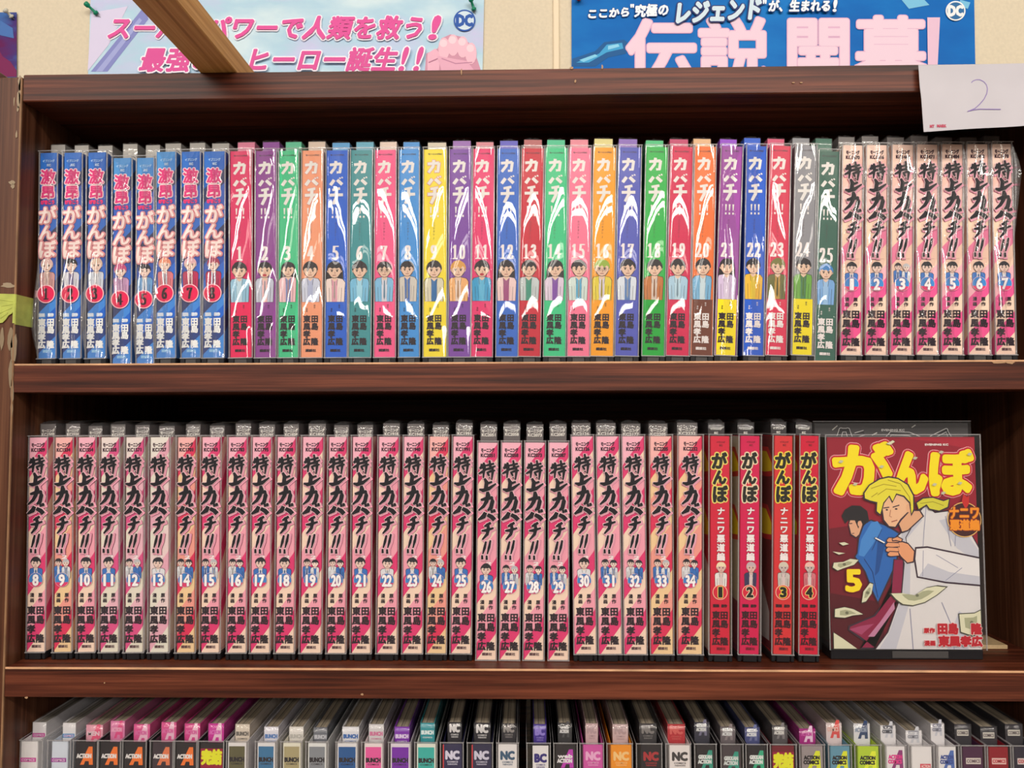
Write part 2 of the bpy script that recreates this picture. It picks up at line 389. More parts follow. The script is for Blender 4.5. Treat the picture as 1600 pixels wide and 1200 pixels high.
def shell_mesh(w, h, seed, bulge, wob, depth=.131, power=2.0, twist=0.0, off=.0010):
    b = MB(); hw = w/2; NX, NZ = 12, 30; rnd = random.Random(seed); ph = rnd.uniform(0, 50)
    vs = []
    for k in range(NZ+1):
        z = h*k/NZ; e = min(1, 6*min(z, h-z)/h)
        for i in range(NX+1):
            t = -1+2*i/NX
            n1 = noise.noise(Vector((t*1.1+ph, z*26, 3.3)))*wob*e + noise.noise(Vector((t*2.5-ph, z*60, 9.1)))*wob*.25*e
            y = -(off + bulge*(1-abs(t)**power)*(.75+.25*e) + n1*(1-t**6) + twist*t*(z-h/2)*e)
            if abs(t) > .99: y = 0.0
            vs.append((t*hw, y, z))
    fs = [(k*(NX+1)+i, k*(NX+1)+i+1, (k+1)*(NX+1)+i+1, (k+1)*(NX+1)+i) for k in range(NZ) for i in range(NX)]
    b.add(vs, fs, M_film if bulge > .0006 else M_shell, True)
    for sx in (-1, 1):
        b.add([(sx*hw, 0, 0), (sx*hw, depth, 0), (sx*hw, depth, h), (sx*hw, 0, h)], [(0, 1, 2, 3) if sx > 0 else (3, 2, 1, 0)], M_shell)
    b.add([(-hw, depth, 0), (hw, depth, 0), (hw, depth, h), (-hw, depth, h)], [(3, 2, 1, 0)], M_shell)
    return b.mesh('clear_case')
def rim_mesh(w, h, depth, bulge):
    b = MB(); hw = w/2; t = .0004; z0, z1 = h-.0002, h+.0005; yf = -(.0010+bulge*.75)
    b.box(-hw-.0001, hw+.0001, yf-.0002, yf+t, z0, z1, M_rim)
    for sx in (-1, 1): b.box(sx*hw-t/2, sx*hw+t/2, 0, depth, z0, z1, M_rim)
    b.box(-hw, hw, depth-t, depth, z0, z1, M_rim)
    b.box(-hw-.0001, hw+.0001, yf-.0002, yf+t, -.0005, .0004, M_rim)
    for sx in (-1, 1): b.box(min(sx*hw, sx*(hw-.0009)), max(sx*hw, sx*(hw-.0009)), yf*.3, t, 0, h, M_rim)
    return b.mesh('case_rim')
def base_mesh(w, depth, style):
    b = MB(); hw = w/2; f = w*.24
    b.box(-hw, hw, .0006, depth, .0006, .0057, M_black, .0004)
    if style == 1:
        for sx in (-1, 1):
            c = sx*(hw-f/2); b.box(c-f/2, c+f/2, -.0014, .0006, 0, .0055, M_black, .0004)
        b.box(-hw+f, hw-f, -.0006, .0006,   .0010, .0052, M_dkgrey, .0003)
    else:
        b.box(-hw, -hw+w*.16, -.0010, .0006, .0, .0055, M_black, .0004)
        b.box(-hw+w*.22, hw-w*.2, -.0016, .0006, 0, .0054, M_black, .0004)
        b.box(hw-w*.15, hw, -.0010, .0006, 0, .0055, M_black, .0004)
    return b.mesh('case_base')

def ordinal(i):
    o = ['first', 'second', 'third', 'fourth', 'fifth', 'sixth', 'seventh', 'eighth', 'ninth', 'tenth', 'eleventh', 'twelfth', 'thirteenth', 'fourteenth', 'fifteenth', 'sixteenth', 'seventeenth', 'eighteenth', 'nineteenth', 'twentieth']
    if i <= 20: return o[i-1]
    t, u = divmod(i, 10)
    return {2: 'twent', 3: 'thirt', 4: 'fort'}[t]+('ieth' if u == 0 else 'y-'+o[u-1])

SET = .020                     # fronts stand this far behind the shelf edge
Z1, Z2 = 0.0, -.2505; Z3 = at(800, 1160, SET).z-.0060-.1838
TH = .0238

# ------------------------------------------------------------------ THE SETTING
b = MB(); wallm = paper('cream_wallpaper', (216, 204, 181), .02, 260, .85)
b.box(-2.5, 3.5, .33, .38, -1.62, 1.35, wallm); o = b.build('wall_back'); o['kind'] = 'structure'
b = MB(); jx = at(869, 60, .33).x
b.box(jx-.004, jx+.004, .3265, .33, -1.62, 1.35, ink((235, 218, 190)), .001); o = b.build('trim_1'); o['kind'] = 'structure'
b = MB(); b.box(-2.5, 3.5, -8, .38, -1.66, -1.62, paper('pale_vinyl_floor', (172, 160, 142), .08, 5)); o = b.build('floor'); o['kind'] = 'structure'
b = MB(); b.box(-4.5, 5.5, -8.2, .38, 1.35, 1.40, paper('white_ceiling_board', (225, 220, 210), .03, 40)); o = b.build('ceiling'); o['kind'] = 'structure'

# bookcase: origin at its foot
FZ = -1.62; XR = .865; XL = -.0025; TT, TBm = .2489, .2254
bc = empty('bookcase', (0, 0, FZ)); tag(bc, 'dark brown wood-grain bookcase whose three shelves hold the rows of comics', 'bookcase')
def bl(z): return z-FZ
def strip(name, x0, x1, y0, y1, z0, z1, mat, parent, bev=.0006):
    b = MB(); b.box(x0, x1, y0, y1, z0, z1, mat, bev); return b.build(name, parent)
SW = .0215
strip('side_panel', XL-SW, XL-.0002, 0, .30, 0, bl(TT)-.002, M_woodv, bc, .0012)
strip('side_panel', XR+.0002, XR+SW, 0, .30, 0, bl(TT)-.002, M_woodv, bc, .0012)
strip('back_panel', XL, XR, .290, .297, 0, bl(TBm), M_wood, bc)
strip('top_board', XL, XR, 0.0004, .30, bl(TBm), bl(TT), M_wood, bc, .0008)
for z in (Z1, Z2, Z3, Z3-.27, Z3-.54):
    s = strip('shelf', XL, XR, 0, .290, bl(z)-TH, bl(z), M_wood, bc, .0003)
    b = MB(); b.box(XL+.0002, XR-.0002, -.0004, .0011, bl(z)-.0013, bl(z)+.0003, M_edge, .0003); b.build('edge_strip', s)
s0 = strip('edge_strip', XL-.0016, XL-.0001, -.0005, .0012, 0, bl(TT)-.003, M_edgev, bc, .0003)
# tape residue and chipped laminate on the left upright
b = MB(); rr = random.Random(5)
def patch(px, py, w, h, col, nm_='tape_residue', n=11, jag=.25):
    c = at(px, py, -.0004); s_ = .00053
    pts = []
    for i in range(n):
        a = 2*math.pi*i/n; k = 1+rr.uniform(-jag, jag)
        pts.append((c.x+w*s_*.5*k*math.cos(a), c.z-FZ+h*s_*.5*k*math.sin(a)))
    b = MB(); m = len(pts); b.add([(x, -.00045, z) for x, z in pts]+[(x, -.0001, z) for x, z in pts], [tuple(range(m))[::-1]]+[(i, (i+1) % m, (i+1) % m+m, i+m) for i in range(m)], ink(col, .8)); b.build(nm_, bc)
for q in ((31, 130, 6, 22), (29, 155, 7, 26), (31, 140, 4, 40), (28, 170, 3, 10), (19, 285, 12, 7), (20, 291, 6, 8), (26, 210, 3, 12), (12, 446, 20, 8), (22, 158, 2, 14)):
    patch(*q, (158, 140, 118))
for q in ((16, 530, 8, 40), (22, 545, 10, 46), (17, 585, 7, 40), (19, 612, 5, 40), (3, 530, 6, 34), (18, 640, 4, 24)):
    patch(*q, (140, 122, 100))
for q in ((721, 112, 2, 10), (893, 106, 5, 4), (899, 127, 3, 5), (941, 105, 3, 8), (1240, 129, 5, 2), (1252, 129, 5, 2), (163, 1067, 2, 2), (41, 1090, 5, 3), (566, 1085, 4, 3), (1560, 566, 22, 4), (1578, 566, 14, 5)):
    patch(*q, (176, 140, 108), 'laminate_chip')
# the neighbour unit, only its upright in view
nb = empty('bookcase', (-.0475, 0, FZ)); tag(nb, 'neighbouring brown bookcase, only its worn upright in view at far left', 'bookcase')
strip('side_panel', .0015, .0225, -.001, .30, 0, bl(.2535), M_woodv, nb, .0012)
strip('side_panel', -.90, -.88, -.001, .30, 0, bl(.2535), M_woodv, nb, .0012)
strip('top_board', -.88, .0015, 0, .30, bl(.229), bl(.2535), M_wood, nb, .0008)
for z in (Z1, Z2, Z3): strip('shelf', -.88, .0015, 0, .290, bl(z)-TH, bl(z), M_wood, nb, .0008)
strip('back_panel', -.88, .0015, .290, .297, 0, bl(.229), M_wood, nb)
strip('edge_strip', .0213, .0229, -.0018, -.0002, 0, bl(.2535)-.002, M_edgev, nb, .0003)

# wooden batten over the aisle
a0 = at(311, 111, 0); a1 = at(369, 111, 0)
bt = empty('wooden_batten', (a0.x, 0, TT)); tag(bt, 'pale brown wooden batten running out over the aisle from the top board', 'batten')
M_bat = wood('pale_pine', (160, 114, 62), (190, 140, 82), (208, 160, 100), 'Y', .6)
b = MB(); b.box(0, a1.x-a0.x, -1.6, .24, .0002, .0205, M_bat, .0008); b.build('timber', bt)

# cardboard strip behind the face-out volume
e0 = at(1448, 1017, .056); 
b = MB(); XX = xat(1575, .056, Z2)
b.box(-.11, 0, 0, .030, 0, .0035, paper('raw_cardboard', (196, 168, 128), .08, 90), .0004)
o = b.build('cardboard_strip', None, (XX, .056, Z2+.0002)); tag(o, 'flat tan cardboard strip lying on the middle shelf at right', 'cardboard')

# green tape on the left upright: front piece torn, then wrapped onto the inner face
mt = paper('green_masking_tape', (178, 186, 92), .1, 70, .7)
tp = empty('masking_tape', (0, 0, 0)); tag(tp, 'yellow-green masking tape wrapped round the left upright at mid height of upper shelf', 'tape')
def slab(pts, y0, y1, mat, name, parent):
    m = len(pts); b = MB()
    b.add([(x, y0, z) for x, z in pts]+[(x, y1, z) for x, z in pts], [tuple(range(m)), tuple(range(m, 2*m))[::-1]]+[((i+1) % m, i, i+m, (i+1) % m+m) for i in range(m)], mat)
    return b.build(name, parent)
P = [at(x, y, -.0012) for x, y in ((-30, 458), (6, 459), (24, 459.5), (25.6, 460), (24, 507), (22.5, 504), (21.5, 488), (22, 485), (18, 490), (13, 493), (9, 499), (4, 504), (-30, 510))]
slab([(p.x, p.z) for p in P][::-1], -.0012, -.0007, mt, 'torn_front', tp)
zt = at(30, 460, 0).z; zb_ = at(27, 507, 0).z
b = MB(); b.box(XL+.0001, XL+.0004, -.0012, .021, zb_, zt, mt); b.box(XL-.0014, XL+.0004, -.0016, -.0010, zb_+.001, zt, mt); b.build('inner_fold', tp)
b = MB()
for (x0, y0, x1, y1) in ((0, 468, 22, 471), (3, 478, 25, 474), (0, 489, 18, 481), (1, 497, 12, 489)):
    p, q = at(x0, y0, -.0013), at(x1, y1, -.0013); r_ = .0007
    b.add([(p.x, -.0012, p.z-r_), (q.x, -.0012, q.z-r_), (q.x, -.0020, q.z), (p.x, -.0020, p.z), (q.x, -.0012, q.z+r_), (p.x, -.0012, p.z+r_)], [(0, 1, 2, 3), (3, 2, 4, 5)], mt, True)
b.build('crease', tp)

# ------------------------------------------------------------------ posters on the wall
WY = .3285
def wall_art(o, lift=0, dd=.00004):
    def f(u, v, d):
        p = at(u, v, WY-.0012); return (p.x-o[0], -d-lift, p.z-o[2])
    return f
def sheet(name, quad, mat, parent, o, rip=.0016):
    """a poster sheet with slight waves"""
    NXX, NZZ = 24, 8; b = MB(); vs = []
    c = [at(x, y, WY) for x, y in quad]
    for j in range(NZZ+1):
        for i in range(NXX+1):
            s_, t = i/NXX, j/NZZ; p = c[0].lerp(c[1], s_).lerp(c[3].lerp(c[2], s_), t)
            vs.append((p.x-o[0], 0, p.z-o[2]))
    n = len(vs); vs += [(x, .0002, z) for x, y, z in vs]; w = NXX+1
    fs = [(j*w+i, j*w+w+i, j*w+w+i+1, j*w+i+1) for j in range(NZZ) for i in range(NXX)]
    fs += [tuple(n+q for q in f[::-1]) for f in fs]
    b.add(vs, fs, mat, True); return b.build(name, parent)
def cloudy(name, c0, c1, c2, scale, sx=1.0):
    m, nt, bb, N, L = nm(name)
    tc = N.new('ShaderNodeTexCoord'); mp = N.new('ShaderNodeMapping'); mp.inputs['Scale'].default_value = (1, 1, 2.2); mp.inputs['Rotation'].default_value = (0, .5, 0)
    nz = N.new('ShaderNodeTexNoise'); nz.inputs['Scale'].default_value = scale; nz.inputs['Detail'].default_value = 5
    r = ramp(N, [(.34, c0), (.5, c1), (.64, c2)], 'LINEAR')
    L.new(tc.outputs['Object'], mp.inputs[0]); L.new(mp.outputs[0], nz.inputs['Vector']); L.new(nz.outputs['Fac'], r.inputs['Fac']); L.new(r.outputs['Color'], bb.inputs['Base Color'])
    bb.inputs['Roughness'].default_value = .5; bb.inputs['Specular IOR Level'].default_value = .15; return m
# pale poster
p0 = at(140, 150, WY); o0 = (p0.x, 0, p0.z)
ps = empty('poster', (p0.x, WY-.0012, p0.z)); tag(ps, 'pale blue and lilac poster with slanted pink lettering, behind the batten', 'poster')
sheet('poster_sheet', ((143, -22), (757, -22), (753, 160), (137, 160)), cloudy('pale_sky_print', (200, 198, 234), (176, 210, 230), (206, 228, 238), 7), ps, o0)
a = Art(wall_art(o0), .0002, .00005)
a.poly([(142, 112), (168, 112), (232, 30), (225, 10), (216, 22)], (132, 138, 200)); a.poly([(150, 112), (160, 112), (222, 32), (218, 28)], (160, 168, 220))
a.poly([(137, 112), (143, 20), (200, 10), (170, 70)], (214, 208, 236))
a.build('purple_streak', ps)
a = Art(wall_art(o0), .0006, .00005)
K = (206, 148, 172)
a.poly([(664, 112), (666, 84), (684, 76), (690, 60), (704, 54), (722, 58), (736, 70), (744, 88), (752, 112)], K)
a.poly([(668, 84), (680, 76), (688, 84), (686, 112), (668, 112)], (232, 178, 200))
for i, (x, y) in enumerate(((690, 62), (704, 57), (719, 60), (732, 70))):
    a.ell(x+4, y+14, 9, 17, (238, 188, 206), 14); a.ell(x+3, y+6, 6, 6, (246, 210, 222), 12)
a.poly([(684, 88), (730, 96), (742, 112), (690, 112)], (226, 170, 194)); a.line([(690, 92), (712, 100), (738, 98)], 1.6, (190, 130, 160))
a.line([(670, 98), (684, 92)], 1.4, (190, 130, 160))
a.build('fist_picture', ps)
a = Art(wall_art(o0), .0010, .00005)
def row(a, t, x0, x1, y0, y1, col, out, bold, obold, sh, drop=0, slope=0.0):
    n = len(t); w = (x1-x0)/n
    for i, ch in enumerate(t):
        if ch == ' ': continue
        q = dict(em=ch not in '!"', shear=sh)
        x = x0+i*w; xx0, xx1 = (x+w*.03, x+w*.97) if ch not in '!' else (x+w*.2, x+w*.5)
        ys = slope*(x-x0)
        if out: a.txt(ch, xx0, y0+ys, xx1, y1+ys, out, bold=obold, k=10, **q)
    for i, ch in enumerate(t):
        if ch == ' ': continue
        q = dict(em=ch not in '!"', shear=sh)
        x = x0+i*w; xx0, xx1 = (x+w*.03, x+w*.97) if ch not in '!' else (x+w*.2, x+w*.5)
        ys = slope*(x-x0)
        a.txt(ch, xx0, y0+ys, xx1, y1+ys, col, bold=bold, k=8, **q)
row(a, 'スーパーパワーで人類を救う!', 165, 700, 27, 63, (222, 84, 158), (244, 238, 250), 1.15, 3.4, .28)
for q_, x0_, x1_ in (('最強の', 217, 336), ('ヒーロー誕生', 381, 618), ('!!', 619, 665)): row(a, q_, x0_, x1_, 77, 114, (218, 84, 156), (244, 238, 250), 1.15, 3.4, .28)
a.build('poster_lettering', ps)
def dc(par, o, cx, cy, r, col, bg):
    a = Art(wall_art(o), .0016, .00005)
    a.ell(cx, cy, r, r, col, 36); a.ell(cx, cy, r*.86, r*.86, bg, 36)
    a.txt('D', cx-r*.72, cy-r*.5, cx-r*.04, cy+r*.5, col, bold=r*.09, k=8); a.txt('C', cx+r*.06, cy-r*.5, cx+r*.7, cy+r*.5, col, bold=r*.09, k=8)
    a.build('round_logo', par)
dc(ps, o0, 726, 33, 17, (42, 88, 172), (206, 224, 238))
# blue poster
p1 = at(893, 150, WY); o1 = (p1.x, 0, p1.z)
pb = empty('poster', (p1.x, WY-.0012, p1.z)); tag(pb, 'bright blue poster with huge pinkish-white characters, right of the wall seam', 'poster')
sheet('poster_sheet', ((893, -24), (1521, -24), (1524, 160), (893, 160)), cloudy('blue_print', (0, 92, 176), (0, 104, 188), (14, 120, 200), 6), pb, o1)
for pts, c in (([(894, 104), (894, 92), (930, 80), (944, 66), (975, 62), (984, 70), (978, 84), (950, 90), (930, 104)], (16, 88, 150)), ([(900, 98), (936, 84), (948, 70), (972, 67), (974, 76), (948, 82), (920, 98)], (60, 160, 214)),
               ([(905, 94), (930, 85), (934, 88), (912, 97)], (130, 206, 238)), ([(950, 72), (966, 69), (968, 73), (950, 78)], (140, 210, 240)), ([(1405, -4), (1440, -4), (1452, 8), (1420, 14)], (120, 190, 226)), ([(1500, 0), (1516, 4), (1512, 14), (1498, 10)], (120, 190, 226))):
    a = Art(wall_art(o1), .0002 if c[0] < 20 else .0003 if c[0] < 100 else .0004, .00005); a.poly(pts, c); a.build('blue_arm_picture', pb)
a = Art(wall_art(o1), .0005, .00005)
for ch, x0, x1, y0, y1 in (('伝', 980, 1088, 30, 132), ('説', 1092, 1202, 28, 132), ('開', 1226, 1330, 26, 130), ('幕', 1336, 1446, 26, 130)):
    for g, (c, dx) in enumerate((((222, 178, 208), 0),)):
        a.txt(ch, x0, y0, x1, y1, c, bold=4.0, em=True, k=12)
    a.txt(ch, x0, y0, x1, y1, (234, 206, 224), bold=2.4, em=True, k=8)
a.poly([(1448, 28), (1468, 28), (1464, 108), (1449, 108)], (226, 190, 214))
a.build('large_lettering', pb)
a = Art(wall_art(o1), .0012, .00005)
row(a, 'ここから', 916, 984, 15, 30, (240, 246, 252), (20, 70, 140), .8, 1.8, .12, slope=-.05)
a.txt('"', 985, 8, 990, 13, (240, 246, 252), bold=.5)
row(a, '究極の', 990, 1044, 9, 28, (240, 246, 252), (20, 70, 140), .8, 1.8, .12, slope=-.05)
row(a, 'レジェンド', 1050, 1188, 4, 40, (206, 226, 240), (40, 50, 110), 1.8, 3.8, .12, slope=-.06)
a.txt('"', 1191, 2, 1196, 8, (240, 246, 252), bold=.5)
row(a, 'が、生まれる!', 1198, 1312, 3, 21, (240, 246, 252), (20, 70, 140), .8, 1.8, .12, slope=.0)
a.build('headline_lettering', pb)
dc(pb, o1, 1492, 18, 15.5, (232, 236, 240), (40, 104, 160))
# purple poster at the far left
p2 = at(-60, 150, WY); o2 = (p2.x, 0, p2.z)
pp = empty('poster', (p2.x, WY-.0012, p2.z)); tag(pp, 'dark blue to magenta poster cut off by the left edge', 'poster')
sheet('poster_sheet', ((-230, 21), (27, 20), (27, 150), (-230, 150)), cloudy('night_print', (96, 24, 84), (70, 50, 120), (62, 104, 170), 14), pp, o2)
a = Art(wall_art(o2), .0003, .00005); a.poly([(-40, 120), (-10, 60), (4, 88), (16, 96), (26, 110), (26, 120)], (120, 30, 84)); a.poly([(-30, 50), (0, 32), (20, 44), (22, 60), (-5, 54)], (70, 112, 180))
a.build('magenta_glow_picture', pp)
def pin(px, py, col, label, hx, hy):
    p = at(px, py, WY-.002); root = empty('pushpin', (p.x, WY-.0012, p.z)); q = at(hx, hy, WY-.002); d = Vector((q.x-p.x, -.011, q.z-p.z))
    tag(root, label, 'pushpin', 'pushpins holding the posters')
    def lathe(prof, mat, name):
        b = MB(); n = 14; ax = d.normalized(); e1 = ax.orthogonal().normalized(); e2 = ax.cross(e1); L0 = d.length; vs = []
        for t, r in prof:
            for i in range(n):
                a_ = 2*math.pi*i/n; vs.append(ax*(t*L0)+(e1*math.cos(a_)+e2*math.sin(a_))*r)
        m = len(prof); fs = [(j*n+i, j*n+(i+1) % n, (j+1)*n+(i+1) % n, (j+1)*n+i) for j in range(m-1) for i in range(n)]
        fs.append(tuple(range((m-1)*n, m*n))); fs.append(tuple(range(n))[::-1]); b.add(vs, fs, mat, True); return b.build(name, root)
    lathe([(0, .0004), (.3, .0004)], ink((190, 190, 190), .2), 'needle'); lathe([(.25, .0030), (.38, .0034), (.42, .0018), (.75, .0016), (.82, .0032), (1.0, .0034), (1.05, .0024)], ink(col, .25), 'pin_head')
pin(157, 27, (20, 130, 96), 'green pushpin in the upper left of the pale poster', 141, 12)
pin(743, 22, (20, 130, 96), 'green pushpin in the upper right of the pale poster, by the round logo', 736, 4)
pin(905, -2, (200, 40, 36), 'red pushpin at the upper left of the blue poster', 903, 2)
pin(22, 30, (190, 190, 180), 'clear pushpin at the corner of the dark magenta poster', 16, 22)

# paper note with a handwritten 2
pc = at(1436, 101, -.004); pr = empty('paper_note', (pc.x, -.004, pc.z)); tag(pr, 'white paper note with a handwritten purple 2 on the top board', 'paper note')
c = [at(x, y, -.004) for x, y in ((1435, 101.5), (1665, 95.5), (1665, 194), (1441, 208))]
b = MB(); vs = []; NXX, NZZ = 16, 10
def notey(s_, t): return .0018*math.sin(2.2*s_+1.0*t)-.0035*t*(1-.3*s_)+.0007*math.sin(9*s_+2)*t - (.0010 if t > .33 else 0)*min(1, (t-.33)*6)
for j in range(NZZ+1):
    for i in range(NXX+1):
        s_, t = i/NXX, j/NZZ; p = c[0].lerp(c[1], s_).lerp(c[3].lerp(c[2], s_), t); vs.append((p.x-pc.x, notey(s_, t), p.z-pc.z))
w = NXX+1; fs = [(j*w+i, j*w+w+i, j*w+w+i+1, j*w+i+1) for j in range(NZZ) for i in range(NXX)]; n = len(vs)
vs += [(x, y+.0002, z) for x, y, z in vs]; fs += [tuple(n+q for q in f[::-1]) for f in fs]
b.add(vs, fs, paper('note_paper', (190, 186, 194), .03, 12), True); b.build('sheet', pr)
def note_map(u, v, d):
    p = at(u, v, -.004); s_ = (u-1437)/228; t = (v-99)/104; return (p.x-pc.x, notey(s_, t)-d, p.z-pc.z)
a = Art(note_map, .00015, .00002)
two = [(1518, 129), (1521, 126), (1526, 124), (1532, 124), (1538, 127), (1542, 132), (1543, 139), (1541, 147), (1536, 156), (1529, 164), (1521, 171), (1514, 174), (1509, 176), (1516, 174), (1528, 172), (1542, 172), (1562, 172)]
for p, q in zip(two, two[1:]): a.line([p, q], 1.3, (140, 120, 178))
a.build('handwritten_numeral', pr)
a = Art(note_map, .00015, .00002); a.txt('MT', 1450.5, 197, 1457, 201.5, (186, 70, 96), bold=.3); a.txt('MARK', 1461.5, 196.5, 1475.5, 201, (186, 70, 96), bold=.3); a.build('small_red_print', pr)

# ------------------------------------------------------------------ SERIES PRINTS
def auth(a, col, y0, s, p, xl, xr, bold):
    a.vert('東風孝広', xl, y0, s, p, col, bold, w=s*.98); a.vert('田島', xr, y0, s, p, col, bold, w=s*.98); a.vert('隆', xr, y0+3*p, s, p, col, bold, w=s*.98)
# A: blue
blueS = [stripes('blue_facet_jacket_%s' % k, 1.0, [(0, c1), (.055, c2), (.13, (52, 62, 100)), (.2, (60, 96, 188)), (.34, (52, 110, 205)), (.40, (58, 62, 98)), (.50, (44, 84, 180)), (.58, (50, 104, 204)), (.66, (58, 66, 110)),
         (.735, (66, 132, 214)), (.79, (36, 98, 200)), (.84, (54, 70, 128)), (.93, (72, 134, 212))]) for k, c1, c2 in (('royal', (44, 112, 206), (30, 98, 196)), ('sky', (78, 150, 218), (62, 134, 212)))]
PINK = (226, 60, 130)
def A_title(a):
    OUT = (248, 214, 220); 
    for ch, y0, y1 in (('激', 15, 28), ('昂', 29.5, 41)): a.txt(ch, -6.6, y0, 6.0, y1, OUT, bold=1.25, em=True, k=10)
    for ch, y0, y1 in (('激', 15, 28), ('昂', 29.5, 41)): a.txt(ch, -6.6, y0, 6.0, y1, (222, 62, 128), bold=.42, em=True, k=6)
    for ch, y0, y1 in (('が', 48, 64), ('ん', 64, 78), ('ぼ', 78, 94)): a.txt(ch, -7.6, y0, 7.6, y1, (228, 92, 120), bold=1.6, em=True, k=12)
    for ch, y0, y1 in (('が', 48, 64), ('ん', 64, 78), ('ぼ', 78, 94)): a.txt(ch, -7.6, y0, 7.6, y1, (250, 224, 216), bold=1.25, em=True, k=12)
    for ch, y0, y1 in (('が', 48, 64), ('ん', 64, 78), ('ぼ', 78, 94)): a.txt(ch, -7.6, y0, 7.6, y1, (226, 92, 118), bold=.9, em=True, k=12)
    for ch, y0, y1 in (('が', 48, 64), ('ん', 64, 78), ('ぼ', 78, 94)): a.txt(ch, -7.6, y0, 7.6, y1, (252, 232, 228), bold=.48, em=True, k=8)
def A_small(a): a.txt('げきこう', -6, 42.5, 5.5, 46, (236, 60, 120), bold=.35, shear=0)
def A_mark(a):
    a.txt('イブニング', -5.2, 6, 5.4, 8.4, (170, 205, 240), bold=.12); a.txt('KC', -1.2, 10, 2, 12, (190, 215, 240), bold=.2)
def A_auth(a):
    a.txt('漫画', -7.4, 142.5, -2.4, 145.3, (214, 224, 238), bold=.3); a.txt('原作', .6, 142.5, 5.6, 145.3, (214, 224, 238), bold=.3)
    auth(a, (232, 234, 236), 147, 6.6, 6.5, -4.6, 3.1, .42)
def pub(y, col, x0=-4.5, x1=4.5, h=2.4): return lambda a: a.txt('講談社', x0, y, x1, y+h, col, bold=.12)
# B
def B_title(a):
    c = (236, 232, 230)
    for ch, y0, y1 in (('カ', 9.5, 21), ('バ', 24.5, 32), ('チ', 33, 48.5)): a.strokes(BK[ch], -5.9, y0, 5.9, y1, c)
    for x in (-4.4, -1.3, 1.8): a.strokes(BK['!'], x, 51, x+2.6, 60, c)
def B_title_o(a):
    for ch, y0, y1 in (('カ', 9.5, 21), ('バ', 24.5, 32), ('チ', 33, 48.5)): a.strokes(BK[ch], -5.9, y0, 5.9, y1, (226, 150, 140), grow=.45)
    B_title(a)
def B_mark(a): a.txt('モーニングKC', -6, 3.4, 6, 4.9, (70, 60, 70), bold=.08)
def B_small(a): a.vert('カバチタレ', -.4, 64, 1.9, 2.5, (80, 60, 70), 0); a.vert('3', 0.0, 77.5, 2, 2, (80, 60, 70), 0)
def B_auth(c):
    def f(a):
        a.vert('漫画', -3.6, 139, 1.5, 1.8, c, 0); a.vert('原作', 3.2, 136, 1.5, 1.8, c, 0); auth(a, c, 145.2, 6.2, 6.6, -3.4, 3.4, .32)
    return f
# C
def C_title(a):
    B = [('特', -6.6, 16, 6.2, 30), ('上', -6.6, 30.5, 6.2, 40.5), ('カ', -6.8, 42, 5.6, 57), ('バ', -7.0, 58, 6.6, 67.5), ('チ', -5.2, 67, 5.4, 81.5), ('!', -4.6, 83.5, 1.6, 98), ('!', -.8, 82.5, 5.4, 98.5)]
    for ch, x0, y0, x1, y1 in B: a.strokes(BR[ch], x0, y0, x1, y1, (150, 50, 96), grow=1.38, dx=.9, dy=.9)
    for ch, x0, y0, x1, y1 in B: a.strokes(BR[ch], x0, y0, x1, y1, (240, 164, 188), grow=1.25, dx=.9, dy=.8)
    for ch, x0, y0, x1, y1 in B: a.strokes(BR[ch], x0, y0, x1, y1, (246, 208, 214), grow=.85)
    for ch, x0, y0, x1, y1 in B: a.strokes(BR[ch], x0, y0, x1, y1, (34, 32, 38), grow=.45)
def C_small(a): a.txt('カバチタレ', -5.5, 98.6, 3.2, 100, (250, 226, 232), bold=.1); a.txt('2', -1, 100.6, 3.4, 103.6, (252, 236, 238), bold=.25, shear=.25)
def C_small1(a): a.line([(-6, 99.5), (6, 99)], .3, (222, 190, 170))
def C_auth(a):
    c = (42, 30, 40)
    a.vert('漫画', -3.6, 132.5, 3.6, 4.4, c, .16); a.vert('原作', 3.6, 132.5, 3.6, 4.4, c, .16); auth(a, c, 143.5, 7.0, 7.9, -3.9, 3.6, .42)
def pinkset(nm_, lt, mg, cr, pk): return stripes(nm_, 1.36, [(0, lt), (.063, mg), (.132, cr), (.225, pk), (.302, mg), (.385, cr), (.467, pk), (.593, mg), (.681, cr), (.764, pk), (.863, mg), (.94, cr)])
PK = {'pink': pinkset('pink_band_jacket', (250, 184, 204), (228, 56, 118), (248, 218, 198), (246, 164, 184)),
      'orange': pinkset('orange_band_jacket', (250, 186, 184), (226, 48, 92), (244, 208, 160), (244, 160, 148)),
      'pale': pinkset('pale_band_jacket', (240, 224, 220), (224, 82, 140), (232, 224, 208), (238, 184, 200)),
      'white': pinkset('white_band_jacket', (238, 230, 222), (232, 170, 190), (232, 226, 212), (238, 212, 212)),
      'top': stripes('cream_pink_jacket', 1.1, [(0, (240, 205, 190)), (.10, (244, 190, 178)), (.16, (242, 196, 190)), (.30, (240, 206, 182)), (.44, (232, 120, 160)), (.52, (240, 200, 180)), (.62, (238, 176, 188)), (.68, (226, 84, 146)), (.76, (238, 206, 186)), (.84, (226, 80, 140)), (.94, (242, 208, 190))])}
